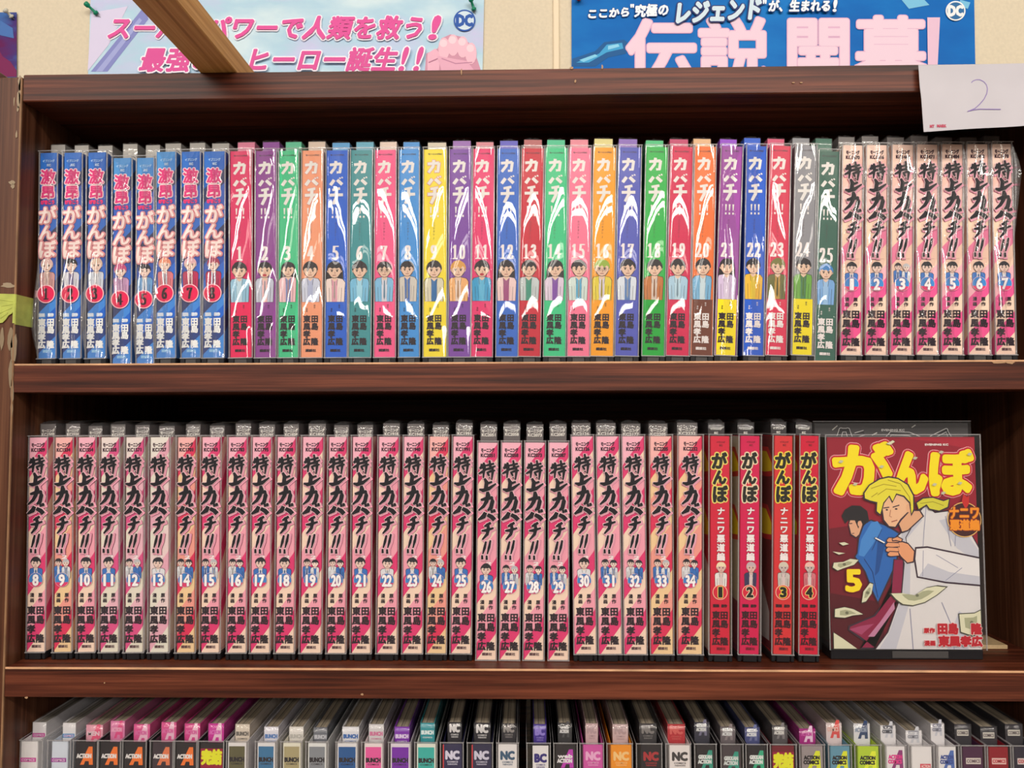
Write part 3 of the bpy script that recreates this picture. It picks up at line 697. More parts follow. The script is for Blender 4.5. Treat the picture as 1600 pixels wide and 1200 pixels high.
# D
redm = ink((212, 28, 62), .45)
def D_title(out):
    def f(a):
        B = (('が', -7.2, 14, 5.4, 28), ('ん', -6.2, 28.5, 5.0, 41), ('ぼ', -6.4, 41.5, 5.8, 56))
        for ch, x0, y0, x1, y1 in B: a.txt(ch, x0, y0, x1, y1, out, bold=1.7, em=True, k=12)
        for ch, x0, y0, x1, y1 in B: a.txt(ch, x0, y0, x1, y1, (28, 28, 20), bold=.72, em=True, k=8)
        a.poly([(-1.8, 42), (-.2, 39), (1.8, 42)], (222, 50, 50))
    return f
def D_sub(a):
    a.vert('ナニワ悪道編', .6, 60, 6.6, 7.6, (120, 16, 40), .55, k=8); a.vert('ナニワ悪道編', .6, 60, 6.6, 7.6, (246, 236, 238), .26, k=6)
def D_mark(a): a.txt('イブニング', -3, 4.4, 4, 6, (110, 10, 30), bold=.1); a.txt('KC', -.6, 7, 2, 8.6, (110, 10, 30), bold=.1)
def D_auth(a):
    c = (56, 8, 26); a.txt('漫画', -6, 141, -1, 143.4, c, bold=.25); a.txt('原作', 1, 141, 5.6, 143.4, c, bold=.25); auth(a, c, 146.5, 6.6, 7.2, -3.4, 3.3, .36)
KC = {('A', i): '' for i in range(9)}
CN = {8: '1509', 9: '1534', 10: '1554', 11: '1558', 12: '1571', 13: '1757', 14: '1701', 15: '1763', 16: '1783', 17: '1795', 18: '1838', 19: '1856', 20: '1867', 21: '1882', 22: '1918', 23: '1940', 24: '1971', 25: '1991', 26: '2051', 27: '2058', 28: '2073', 29: '2087', 30: '2126', 31: '2147', 32: '2177', 33: '2205', 34: '2232', 1: '1470', 2: '1416', 3: '1460', 4: '1471', 5: '1484', 6: '1492', 7: '1478'}

BCOL = {1: ((222, 35, 100), 'crimson pink'), 2: ((142, 66, 150), 'plum purple'), 3: ((64, 196, 140), 'mint green'), 4: ((244, 160, 122), 'salmon peach'), 5: ((34, 98, 212), 'royal blue'), 6: ((62, 148, 156), 'teal'),
 7: ((246, 92, 146), 'rose pink'), 8: ((66, 150, 226), 'sky blue'), 9: ((246, 224, 50), 'yellow'), 10: ((126, 72, 168), 'violet'), 11: ((232, 54, 116), 'hot pink'), 12: ((54, 108, 206), 'cobalt blue'), 13: ((204, 38, 60), 'deep red'),
 14: ((58, 200, 138), 'sea green'), 15: ((246, 122, 156), 'light pink'), 16: ((248, 164, 22), 'amber orange'), 17: ((84, 92, 190), 'indigo'), 18: ((40, 182, 76), 'grass green'), 19: ((214, 28, 82), 'cherry red'), 20: ((242, 116, 44), 'orange'),
 21: ((156, 70, 164), 'purple'), 22: ((34, 90, 204), 'bright blue'), 23: ((218, 46, 84), 'raspberry red'), 24: ((142, 142, 150), 'grey'), 25: ((50, 98, 84), 'dark green')}
BLOW = {20: (112, 58, 40), 21: (246, 224, 20), 24: (240, 220, 20), 1: (236, 26, 92), 18: (28, 172, 60)}
BTAB = {1: (225, 130, 160), 2: (150, 80, 165), 3: (100, 200, 160), 4: (226, 206, 188), 5: (100, 170, 220), 6: (110, 180, 205), 7: (236, 216, 202), 8: (90, 160, 225), 9: (222, 212, 192), 10: (165, 120, 190), 11: (225, 150, 160), 12: (112, 108, 205), 13: (195, 118, 118),
 14: (90, 205, 158), 15: (240, 152, 168), 16: (232, 222, 152), 17: (155, 122, 202), 18: (90, 208, 142), 19: (208, 84, 124), 20: (240, 196, 150), 21: (164, 84, 220), 22: (50, 104, 220), 23: (224, 96, 132), 24: (152, 152, 156), 25: (66, 116, 98)}

def add_print(root, name, key, fn, zb, d0=.00012, x=0.0, label=None):
    o = link(name, shared(key, name, fn, d0), root, (x, 0, zb))
    if label: o['label'] = label
    return o

def bare_book(name, X, Y, Z, rot, w, h, col, label, group, seed, tabart=None, wrap=True, depth=.122, wraph=.0035, pm=None):
    r = empty(name, (X, Y, Z), rot); tag(r, label, 'book', group)
    b = MB(); hw = w/2; cm = ink(col, .5); t = .0005
    b.box(-hw, hw, 0, t, 0, h, cm); b.box(-hw, -hw+t, t, depth, 0, h, cm); b.box(hw-t, hw, t, depth, 0, h, cm); b.build('cover', r)
    b = MB(); b.box(-hw+t+.0002, hw-t-.0002, t+.0001, depth-.002, .0008, h-.0012, pm or M_page); b.build('page_block', r)
    if wrap:
        b = MB(); rnd = random.Random(seed*7+3); n = 8; e = .0004; zz = h+wraph
        vs = []
        xs = [-hw-e+(w+2*e)*i/n for i in range(n+1)]
        rows_ = [(-e, h-.022), (-e-.0002, h-.006), (-e, h+.0005), (.0035, zz), (.030, zz*.99+.01*h), (.07, h+.001)]
        for j, (y, z) in enumerate(rows_):
            for i, x in enumerate(xs):
                k = 1 if j in (2, 3, 4) else .15
                tt = abs(x)/hw
                vs.append((x, y+rnd.uniform(-.0003, .0003)*k, z+rnd.uniform(-.0008, .0006)*k-(.0022*max(0, tt-.7)/.3 if j == 3 else 0)))
        fs = [(j*(n+1)+i, j*(n+1)+i+1, (j+1)*(n+1)+i+1, (j+1)*(n+1)+i) for j in range(len(rows_)-1) for i in range(n)]
        b.add(vs, fs, M_wrap, True)
        for sx in (-1, 1):
            x = sx*(hw+e); b.add([(x, -e, h-.022), (x, -e, h+.0005), (x, .004, h+.001), (x, .07, h+.0008), (x, .07, h-.022)], [(0, 1, 2, 3, 4)], M_wrap)
        b.build('plastic_wrap', r)
    if tabart:
        a = Art(lambda u, v, d: (u*.001, -d, h-v*.001), .00012); tabart(a, w*1000); a.build('spine_print', r)
    return r

def comic(series, num, xt0, xt1, xb0, xb1, zs, base, outer, label, group, seed, tablabel, tabgroup, bookpx=None):
    SET = .022 if zs == Z1 else .020
    zb = .0060 if base else .0008; H = JH
    yaw = 0
    xa, xb = xat(xt0, SET, zs+zb+H), xat(xt1, SET, zs+zb+H); w = xb-xa; top = (xa+xb)/2
    xc, xd = xat(xb0, SET, zs+zb), xat(xb1, SET, zs+zb); bot = (xc+xd)/2
    tilt = math.atan((top-bot)/H)
    ow = w+outer
    dxl = max(0, XL+.0004-min(top, bot)+ow/2)-max(0, max(top, bot)+ow/2-XR+.0004); top += dxl; bot += dxl
    r = empty('comic_book', (bot, SET, zs+abs(math.sin(tilt))*ow*.5+.0004), (0, tilt, 0)); tag(r, label, 'comic book', group)
    flat = series in ('C2', 'D')
    rnd = random.Random(seed*13+5)
    if series == 'B' and 7 <= num <= 20: bg, wb, tw, pw = rnd.uniform(.0010, .0016), .00010, rnd.uniform(-.03, .03), 2
    elif series == 'B': bg, wb, tw, pw = rnd.uniform(.0008, .0013), .00028, rnd.uniform(-.16, .16), 2
    elif series in ('A', 'C1'): bg, wb, tw, pw = rnd.uniform(.0008, .0012), .00028, rnd.uniform(.10, .24), 2.6
    else: bg, wb, tw, pw = .0003, .0003, 0, 4
    o = link('clear_case', shell_mesh(ow, H+.0015, seed, bg, wb, .131, pw, tw), r, (0, 0, zb-.0002))
    link('case_rim', rim_mesh(ow, H+.0015, .131, bg), r, (0, 0, zb-.0002))
    if base: link('case_base', base_mesh(ow, .131, 1 if zs == Z1 else 2), r)
    # jacket
    if series == 'A': jm = blueS[1 if num in (4, 5, 6) else 0]
    elif series == 'B': jm = ink(BCOL[num][0], .45)
    elif series == 'C1': jm = PK['top']
    elif series == 'C2': jm = PK['orange' if num in (9, 14, 24, 33, 34) else 'pale' if num in (11, 12) else 'white' if num == 13 else 'pink']
    else: jm = ink({1: (214, 30, 62), 2: (214, 16, 82), 3: (218, 48, 54), 4: (212, 12, 56)}[num], .45)
    link('jacket', jacket_mesh(w, H, jm), r, (0, 0, zb))
    if series == 'A':
        add_print(r, 'series_mark', 'Am', A_mark, zb); add_print(r, 'title_lettering', 'At', A_title, zb); add_print(r, 'ruby_lettering', 'As', A_small, zb, .0004)
        a = Art(spine_map(JH)); q = rnd
        C = [((200, 150, 150), (222, 190, 180)), ((214, 214, 226), (120, 110, 150)), ((200, 206, 220), (230, 230, 236)), ((196, 150, 190), (170, 130, 170)), ((110, 160, 210), (220, 226, 236)), ((214, 120, 130), (190, 200, 214)), ((186, 50, 90), (220, 190, 190)), ((186, 50, 90), (200, 210, 226))][num-1]
        figure(a, -.3, 94.5, 121, 13.5, q, [(226, 190, 186), (40, 36, 44), (220, 190, 170), (200, 80, 130), (40, 36, 50), (236, 150, 120), (230, 180, 190), (170, 60, 90)][num-1], C[0], C[1], 0, (238, 208, 196))
        a.build('portrait', r, (0, 0, zb))
        def disc(a):
            a.ell(-.8, 125.5, 8.1, 8.1, (250, 196, 206), 30); a.ell(-.8, 125.5, 7.3, 7.3, (226, 34, 86), 30)
        add_print(r, 'number_disc', 'Ad', disc, zb, .0009)
        add_print(r, 'volume_number', ('An', num), lambda a: a.serif(str(num), -.8, 120.5, 130.5, 6.2, (52, 22, 36), .3, .1), zb, .0010)
        add_print(r, 'author_lettering', 'Aa', A_auth, zb); add_print(r, 'publisher_mark', 'Ap', pub(174.5, (150, 196, 232), -3.6, 4.4), zb)
    elif series == 'B':
        ac = (236, 228, 228) if num in (20, 22, 23, 25) else (44, 34, 44)
        add_print(r, 'series_mark', 'Bm', B_mark, zb); add_print(r, 'title_lettering', 'Bo' if num in (4, 9) else 'Bt', B_title_o if num in (4, 9) else B_title, zb, x=-.0006)
        add_print(r, 'small_lettering', 'Bs', B_small, zb, x=-.0006)
        dx = -.001
        nc = (244, 236, 236)
        add_print(r, 'volume_number', ('Bn', num, dx), lambda a: a.serif(str(num), 0, 84.5, 97, 6.4 if num > 9 else 7.2, nc, .3, .08), zb, x=dx)
        hwm = w*500-1.0
        if num in BLOW:
            a = Art(spine_map(JH)); a.rect(-hwm, 133.6, hwm, 181.8, BLOW[num]); a.build('lower_colour_block', r, (0, 0, zb))
        a = Art(spine_map(JH), .0003)
        fw_ = min(16.5, 2*hwm-.6)
        PC = {1: ((150, 196, 224), (190, 220, 236)), 2: ((196, 200, 220), (240, 190, 190)), 3: ((238, 192, 200), (130, 140, 190)), 4: ((206, 212, 232), (176, 184, 216)), 5: ((240, 220, 214), (224, 160, 180)), 6: ((120, 190, 226), (160, 214, 236)), 7: ((130, 190, 230), (214, 214, 226)),
              8: ((210, 204, 196), (60, 110, 190)), 9: ((220, 214, 190), (50, 110, 170)), 10: ((240, 180, 120), (230, 210, 200)), 11: ((60, 160, 210), (90, 180, 220)), 12: ((238, 206, 206), (160, 80, 130)), 13: ((196, 206, 210), (70, 150, 130)), 14: ((222, 206, 228), (130, 80, 170)),
              15: ((210, 226, 222), (90, 170, 210)), 16: ((226, 206, 60), (214, 206, 222)), 17: ((220, 228, 240), (90, 130, 190)), 18: ((196, 120, 60), (216, 200, 190)), 19: ((170, 206, 230), (190, 220, 236)), 20: ((120, 180, 220), (200, 220, 230)), 21: ((206, 186, 220), (220, 206, 230)),
              22: ((232, 180, 60), (220, 190, 60)), 23: ((110, 110, 60), (190, 150, 70)), 24: ((110, 170, 70), (80, 130, 90)), 25: ((120, 170, 224), (150, 190, 230))}[num]
        hr = {16: (150, 180, 70), 25: (60, 130, 200), 23: (120, 120, 60), 10: (220, 160, 80)}.get(num, (42, 36, 42))
        st = {3: 1, 12: 1, 14: 1, 5: 1, 21: 1, 2: 2, 11: 2, 16: 3, 7: 3}.get(num, 0)
        figure(a, -.8, 99, 133.6, fw_, rnd, hr, PC[0], PC[1], st)
        a.build('portrait', r, (0, 0, zb))
        add_print(r, 'author_lettering', ('Ba', ac), B_auth(ac), zb, .0003, x=-.0006); add_print(r, 'publisher_mark', ('Bp', ac), pub(174.6, ac, -5, 4), zb, .0003)
    elif series in ('C1', 'C2'):
        k = CN[num]
        cm = (60, 24, 44)
        add_print(r, 'series_mark', ('Cm', num, series), lambda a: (a.txt('モーニング', -5.6, 4.6, 5.6, 8.2, cm, bold=.24), a.txt('KC'+k, -5.8, 9.2, 5.8, 12.2, cm, bold=.22)), zb)
        add_print(r, 'title_lettering', 'Ct', C_title, zb); add_print(r, 'small_lettering', 'Cs2' if series == 'C2' else 'Cs1', C_small if series == 'C2' else C_small1, zb, .0003)
        a = Art(spine_map(JH), .0003); B_ = (58, 116, 196); Wt = (226, 226, 232)
        two_f = num in (3, 9, 12, 14, 16, 19, 20, 24, 27, 28, 31, 32, 33, 34, 29, 15)
        if two_f:
            figure(a, -3.6, 103.5, 120, 7.2, rnd, (40, 38, 46), B_ if num % 2 else Wt, Wt, 0, (236, 206, 196)); figure(a, 3.2, 104, 120, 7.2, rnd, (48, 46, 54) if num % 3 else (190, 190, 196), Wt if num % 2 else B_, B_, 0, (240, 216, 206))
        else: figure(a, -.3, 102.5, 121, 11, rnd, (40, 38, 46) if num != 30 else (36, 32, 36), B_ if num not in (13, 22, 30) else Wt, Wt, 0, (238, 208, 196))
        a.build('portrait', r, (0, 0, zb))
        def disc(a):
            a.ell(-.2, 121.3, 6.1, 6.1, (232, 190, 206), 28); a.ell(-.2, 121.3, 5.8, 5.8, (60, 134, 206), 28); a.ell(-.2, 121.3, 5.8, 5.8, (226, 60, 110), 16, 20, 160)
        add_print(r, 'number_disc', 'Cd', disc, zb, .0009)
        wn = 3.9 if num > 9 else 1.3 if num == 1 else 2.3
        add_print(r, 'volume_number', ('Cn', num), lambda a: (a.txt(str(num), -.2-wn, 116.8, -.2+wn, 126, (120, 60, 120), bold=.75, k=8), a.txt(str(num), -.2-wn, 116.8, -.2+wn, 126, (250, 246, 248), bold=.45, k=8)), zb, .00102)
        add_print(r, 'author_lettering', 'Ca', C_auth, zb); add_print(r, 'publisher_mark', 'Cp', pub(176.2, (90, 60, 66), -3.4, 4.8), zb)
    else:
        out = {2: (248, 226, 190)}.get(num, (244, 226, 120) if num != 3 else (250, 228, 80))
        add_print(r, 'series_mark', 'Dm', D_mark, zb); add_print(r, 'title_lettering', ('Dt', out), D_title(out), zb); add_print(r, 'subtitle_lettering', 'Ds', D_sub, zb)
        a = Art(spine_map(JH), .0003)
        hc, cc = {1: ((240, 226, 190), (236, 232, 230)), 2: ((200, 180, 186), (60, 56, 96)), 3: ((214, 206, 190), (206, 196, 190)), 4: ((238, 190, 180), (214, 120, 130))}[num]
        figure(a, .6, 106, 126, 10, rnd, hc, cc, (220, 200, 200), 0, (228, 190, 180) if num < 3 else (206, 190, 186)); a.build('portrait', r, (0, 0, zb))
        def disc(a):
            a.ell(-.2, 130.8, 6.3, 6.3, (250, 196, 170), 28); a.ell(-.2, 130.8, 5.7, 5.7, (218, 34, 62), 28)
        add_print(r, 'number_disc', 'Dd', disc, zb, .0008)
        add_print(r, 'volume_number', ('Dn', num), lambda a: [a.txt(str(num), -q_, 126.8, q_, 134.6, c_, bold=b_, k=10) for q_ in [1.2 if num == 1 else 2.4] for c_, b_ in ((out, 1.15), ((26, 26, 20), .6))], zb, .00086)
        add_print(r, 'author_lettering', 'Da', D_auth, zb); add_print(r, 'publisher_mark', 'Dp', pub(176.4, (110, 10, 34), -3, 4.6), zb)
        # front cover print on the left face
        a = Art(lambda u, v, d: (-w/2-d, u*.001, JH-v*.001))
        dk = {1: (206, 28, 60), 2: (196, 188, 190), 3: (110, 24, 40), 4: (176, 28, 30)}[num]; 
        a.poly([(122, .5), (2, .5), (2, 181), (122, 181)], dk)
        for y0, y1 in ((10, 36), (60, 90)):
            a.poly([(122, y0), (16, y0), (2, y0+12), (2, y1-2), (20, y1), (122, y1)], (200, 30, 50)); a.poly([(122, y0+4), (20, y0+4), (6, y0+14), (6, y1-6), (24, y1-4), (122, y1-4)], (240, 216, 30))
        if num == 1: a.poly([(122, 98), (30, 98), (2, 112), (2, 181), (122, 181)], (236, 224, 222))
        if num == 2: a.poly([(122, 140), (2, 140), (2, 181), (122, 181)], (120, 40, 80))
        if num == 3: a.poly([(122, 110), (40, 118), (10, 150), (10, 174), (122, 181)], (190, 186, 196))
        if num == 4: a.poly([(122, 112), (10, 126), (30, 150), (122, 160)], (150, 140, 70))
        a.build('front_cover_print', r, (0, 0, zb))
        a = Art(lambda u, v, d: (w/2+d, u*.001, JH-v*.001)); a.b  # back cover: pale strip
        a.poly([(.5, .5), (122, .5), (122, 181), (.5, 181)][::-1], {1: (236, 206, 90), 2: (226, 190, 150), 3: (170, 160, 40), 4: (150, 146, 70)}[num]); a.build('back_cover_print', r, (0, 0, zb))
    # the bare book inside
    bw = w*.80; hb = (.1934 if zs == Z1 else .1922)+rnd.uniform(-.0010, .0012)
    if series == 'B': col = BTAB[num]; bw = w*.80
    elif series == 'A': col = (176, 172, 166); bw = w*.80
    elif series == 'C1': col = (120, 114, 112)
    elif series == 'C2': col = (104, 98, 98); bw = w*.92 if num >= 26 else w*.86
    else: col = (46, 42, 44); bw = w*.9
    if series == 'B': ta = lambda a, W_: a.txt('モーニングKC', -W_*.42, 7, W_*.42, 8.8, tuple(min(255, int(v*.75+75)) for v in col), bold=.08)
    elif series in ('A',): ta = lambda a, W_: (a.txt('イブニング', -W_*.36, 5.4, W_*.36, 7.4, (226, 222, 214), bold=.1), a.txt('KC', -1.4, 8.2, 1.4, 10, (226, 222, 214), bold=.1))
    elif series == 'D': ta = lambda a, W_: (a.txt('イブニング', -W_*.36, 4.0, W_*.36, 6.2, (226, 222, 214), bold=.15), a.txt('KC', -1.5, 7.8, 1.5, 9.6, (226, 222, 214), bold=.15))
    else: ta = lambda a, W_: (a.txt('モーニング', -W_*.42, 4.6, W_*.42, 7.2, (232, 228, 220), bold=.15), a.txt('KC'+CN[num], -W_*.42, 7.9, W_*.42, 10.4, (232, 228, 220), bold=.15))
    bw = min(bw, w-.0026); z0 = zb+.0003
    off = Vector((0, .013, z0)); R = Matrix.Rotation(tilt, 3, 'Y'); p = Vector(r.location)+R@off
    bare_book('bare_book', p.x, p.y, p.z, (0, tilt, 0), bw, hb+(.0055 if not base else 0), col, tablabel, tabgroup, seed, ta, True, .116, .0030)
    return r

# ------------------------------------------------------------------ ROWS (pixel columns of the jackets: top left/right, foot left/right)
R1 = [('A', 1, 62.5, 90, 59, 88, 1), ('A', 2, 100, 127.5, 97, 125.5, 1), ('A', 3, 137.5, 165.5, 136.5, 163.5, 1), ('A', 4, 177, 205, 175, 203.5, 0), ('A', 5, 213.5, 241, 213, 240.5, 0), ('A', 6, 244.5, 275, 243.5, 275, 1), ('A', 7, 283.5, 313.5, 283, 314, 1), ('A', 8, 318.5, 352, 317, 350, 1),
      ('B', 1, 359.5, 393, 360, 393, 1), ('B', 2, 399.5, 432, 400, 430, 1), ('B', 3, 436, 467, 436, 465, 1), ('B', 4, 472, 505, 471, 502, 1), ('B', 5, 510, 544, 509, 541, 1), ('B', 6, 548, 582, 547, 577, 1), ('B', 7, 586, 619, 585, 617, 1), ('B', 8, 623.5, 655, 623.5, 655, 1), ('B', 9, 662, 698, 663, 696, 1), ('B', 10, 702, 737, 701, 734, 1),
      ('B', 11, 739, 773, 736, 769, 1), ('B', 12, 777, 812, 776, 808, 1), ('B', 13, 815, 850, 810, 843, 1), ('B', 14, 852, 887, 850, 882, 1), ('B', 15, 889, 924, 887, 920, 1), ('B', 16, 927, 963, 922, 958, 1), ('B', 17, 966, 1002, 961, 996, 1), ('B', 18, 1009, 1043.5, 1003, 1037, 1), ('B', 19, 1047, 1083, 1041, 1075, 1), ('B', 20, 1085, 1119, 1079, 1112, 1),
      ('B', 21, 1127, 1160, 1117, 1149, 1), ('B', 22, 1166, 1198, 1160, 1193, 1), ('B', 23, 1203, 1236, 1195, 1228, 1), ('B', 24, 1243, 1276, 1236, 1269, 1), ('B', 25, 1280, 1312, 1273, 1305.5, 0),
      ('C1', 1, 1316.5, 1348, 1312, 1346, 1), ('C1', 2, 1354, 1386, 1352, 1385.5, 1), ('C1', 3, 1394, 1427, 1391, 1425, 1), ('C1', 4, 1432, 1465, 1431, 1466, 1), ('C1', 5, 1471, 1504, 1470, 1505, 1), ('C1', 6, 1510.5, 1543.5, 1513, 1548, 1), ('C1', 7, 1549, 1580, 1555.5, 1588, 1)]
R2 = [('C2', 8, 45, 73.5, 41, 69, 1), ('C2', 9, 86.5, 113, 84, 111, 1), ('C2', 10, 122.5, 148.5, 121, 147.5, 1), ('C2', 11, 158, 185.5, 157, 184, 1), ('C2', 12, 197, 224, 196, 222, 1), ('C2', 13, 235, 264, 234, 262, 1), ('C2', 14, 278, 305, 276, 303, 1), ('C2', 15, 316, 343.5, 314, 342, 1), ('C2', 16, 357, 385.5, 355, 384, 1),
      ('C2', 17, 394.5, 423.5, 391, 421, 1), ('C2', 18, 433.5, 461.5, 430, 459, 1), ('C2', 19, 473, 504.5, 469, 501, 1), ('C2', 20, 514, 541.5, 510, 540, 1), ('C2', 21, 551, 580, 549, 578.5, 1), ('C2', 22, 592, 622.5, 588.5, 620, 1), ('C2', 23, 631, 661.5, 628, 660, 1), ('C2', 24, 671, 700.5, 666, 697, 1), ('C2', 25, 708, 738.5, 704.5, 735, 1),
      ('C2', 26, 747, 777.5, 744, 775, 0), ('C2', 27, 784, 814.5, 780, 812, 0), ('C2', 28, 820.5, 851.5, 818, 849, 0), ('C2', 29, 857.5, 888.5, 857, 888, 0), ('C2', 30, 893, 927, 898.5, 931, 1), ('C2', 31, 932, 967, 937, 970.5, 1), ('C2', 32, 972, 1006.5, 976, 1010.5, 1), ('C2', 33, 1015.5, 1049.5, 1017, 1052, 1), ('C2', 34, 1060.5, 1097, 1060.5, 1096, 1),
      ('D', 1, 1110, 1140, 1110, 1140, 1), ('D', 2, 1157, 1187, 1156, 1185, 1), ('D', 3, 1210, 1238.5, 1208, 1237, 1), ('D', 4, 1250, 1279.5, 1248, 1278, 1)]
GA = {'A': 'blue comics at the left of the upper shelf', 'B': 'many-coloured comics on the upper shelf', 'C1': 'cream and pink comics at the right of the upper shelf', 'C2': 'pink striped comics on the middle shelf', 'D': 'red comics on the middle shelf'}
def say(n):
    if n < 20: return ['', 'one', 'two', 'three', 'four', 'five', 'six', 'seven', 'eight', 'nine', 'ten', 'eleven', 'twelve', 'thirteen', 'fourteen', 'fifteen', 'sixteen', 'seventeen', 'eighteen', 'nineteen'][n]
    return {2: 'twenty', 3: 'thirty'}[n//10]+('-'+say(n % 10) if n % 10 else '')
def lab(s, n):
    if s == 'A': return 'blue comic in a clear case, red disc numbered %s, upper shelf' % say(n)
    if s == 'B': return '%s comic in clear film with a large white number %s on its spine' % (BCOL[n][1], say(n))
    if s == 'C1': return 'cream and pink comic in glossy film, black brush title, volume %s' % say(n)
    if s == 'C2': return ('pale' if n in (11, 12, 13) else 'pink')+' striped comic in a clear case, volume %s, middle shelf' % say(n)
    return 'red comic in a clear case, ringed number %s, middle shelf' % say(n)
def tlab(s, n):
    if s == 'A': return 'light grey bare book rising behind the blue comic numbered %s' % say(n)
    if s == 'B': return 'bare book with plain spine rising behind the %s comic numbered %s' % (BCOL[n][1], say(n))
    if s == 'C1': return 'dim grey bare book behind the cream and pink comic numbered %s' % say(n)
    if s == 'C2': return 'grey bare book with white code rising behind the middle-shelf comic numbered %s' % say(n)
    return 'black bare book rising behind the red comic numbered %s' % say(n)
TG = {'A': 'bare books behind the blue comics', 'B': 'bare books behind the many-coloured comics', 'C1': 'bare books behind the cream and pink comics', 'C2': 'bare books behind the pink striped comics', 'D': 'bare books behind the red comics'}
seed = 0
for row_, z in ((R1, Z1), (R2, Z2)):
    for i, (s, n, a0_, a1_, b0_, b1_, base) in enumerate(row_):
        seed += 1
        gap = 99
        if i > 0: p = row_[i-1]; gap = min(gap, a0_-p[3], b0_-p[5])
        if i < len(row_)-1: p = row_[i+1]; gap = min(gap, p[2]-a1_, p[4]-b1_)
        if i in (0, len(row_)-1): gap = min(gap, 4)
        outer = min(.0036, max(.0002, gap*.00053*.6))
        comic(s, n, a0_, a1_, b0_, b1_, z, base, outer, lab(s, n), GA[s], seed, tlab(s, n), TG[s])
# ------------------------------------------------------------------ face-out volume 5
cl, cr = at(1297, 848, .026), at(1530, 848, .026); CW = cr.x-cl.x; cx_ = (cl.x+cr.x)/2
r = empty('comic_book', (cx_, .028, Z2+.0003)); tag(r, 'face-out comic with yellow title, white-coated figure and yellow 5 on crimson', 'comic book')
CH = .1785; zb = .0085; hw = CW/2; D5 = .017
b = MB(); b.box(-hw-.001, hw+.001, -.001, D5+.001, 0, .0083, M_black, .0005); b.box(-hw*.2, hw*.55, -.0016, -.001, .0012, .007, M_dkgrey, .0003); b.build('case_base', r)
b = MB(); b.box(-hw, hw, 0, .0005, 0, CH, ink((140, 18, 44), .5)); b.box(-hw, -hw+.0005, .0005, D5-.0005, 0, CH, ink((66, 62, 66), .5)); b.box(-hw, hw, D5-.0005, D5, 0, CH, ink((120, 120, 124), .5)); b.build('jacket', r, (0, 0, zb))
# clear shell around it
b = MB(); e = .0025; NX = 14; NZ = 14; vs = []
for k in range(NZ+1):
    for i in range(NX+1):
        t = -1+2*i/NX; u = -1+2*k/NZ
        vs.append((t*(hw+.003), -(.0036+.0006*(1-t*t)*(1-u*u)+noise.noise(Vector((t*2, u*2, 4)))*.0002), (CH+.002)*k/NZ))
b.add(vs, [(k*(NX+1)+i, k*(NX+1)+i+1, (k+1)*(NX+1)+i+1, (k+1)*(NX+1)+i) for k in range(NZ) for i in range(NX)], M_shell, True)
for sx in (-1, 1):
    x = sx*(hw+.003); b.add([(x, -.0036, 0), (x, D5+.001, 0), (x, D5+.001, CH+.002), (x, -.0036, CH+.002)], [(0, 1, 2, 3)], M_shell)
b.build('clear_case', r, (0, 0, zb))
b = MB(); x = hw+.003
b.box(-x, x, -.0040, -.0032, CH+.0016, CH+.0024, M_rim); b.box(-x, -x+.0008, -.0040, -.0032, 0, CH+.002, M_rim); b.box(x-.0008, x, -.0040, -.0032, 0, CH+.002, M_rim); b.build('case_rim', r, (0, 0, zb))
# print in pixels of a 900x1200 study: x 100..803, y 128..1118
def cm5(u, v, d): return (-hw+(u-100)/703*CW, -d, CH-(v-128)/990*CH)
def cov(name, fn, d0):
    a = Art(cm5, d0, .00002); fn(a); a.build(name, r, (0, 0, zb))
O = (58, 40, 56)
def bg(a):
    a.rect(101, 129, 802, 1117, (150, 20, 44)); a.poly([(101, 560), (380, 520), (420, 1117), (101, 1117)], (112, 16, 36)); a.poly([(101, 860), (330, 900), (360, 1117), (101, 1117)], (84, 12, 28))
    a.poly([(430, 129), (802, 129), (802, 190), (600, 150)], (172, 30, 52))
cov('cover_background', bg, .00012)
def fig_blue(a):
    a.poly([(228, 672), (214, 690), (262, 760), (296, 860), (322, 910), (420, 720), (440, 580), (372, 540), (300, 516), (262, 530), (236, 600)], O)
    a.poly([(232, 674), (222, 690), (268, 758), (300, 850), (322, 898), (412, 716), (430, 584), (372, 548), (300, 522), (268, 536), (242, 604)], (40, 104, 186))
    a.poly([(300, 530), (330, 524), (352, 560), (300, 640), (262, 690), (236, 684), (250, 610)], (70, 138, 212))
    a.poly([(330, 600), (360, 640), (330, 760), (310, 780)], (26, 78, 150)); a.line([(262, 700), (300, 760), (322, 880)], 4, (24, 60, 120)); a.line([(350, 560), (300, 660)], 3, (24, 60, 120))
    a.poly([(190, 540), (200, 590), (226, 604), (244, 590), (262, 540), (286, 530), (270, 500), (200, 500)], O)
    a.poly([(194, 540), (204, 584), (226, 598), (240, 586), (256, 544), (262, 512), (204, 508)], (226, 170, 136))
    a.poly([(160, 500), (176, 470), (210, 450), (250, 452), (282, 476), (290, 520), (262, 548), (250, 520), (238, 560), (222, 520), (190, 520), (176, 536)], (34, 30, 34))
    a.ell(244, 536, 9, 14, (226, 170, 136), 10); a.line([(196, 536), (210, 534)], 4, O); a.line([(206, 582), (218, 580)], 3, O)
cov('blue_jacket_figure', fig_blue, .0008)
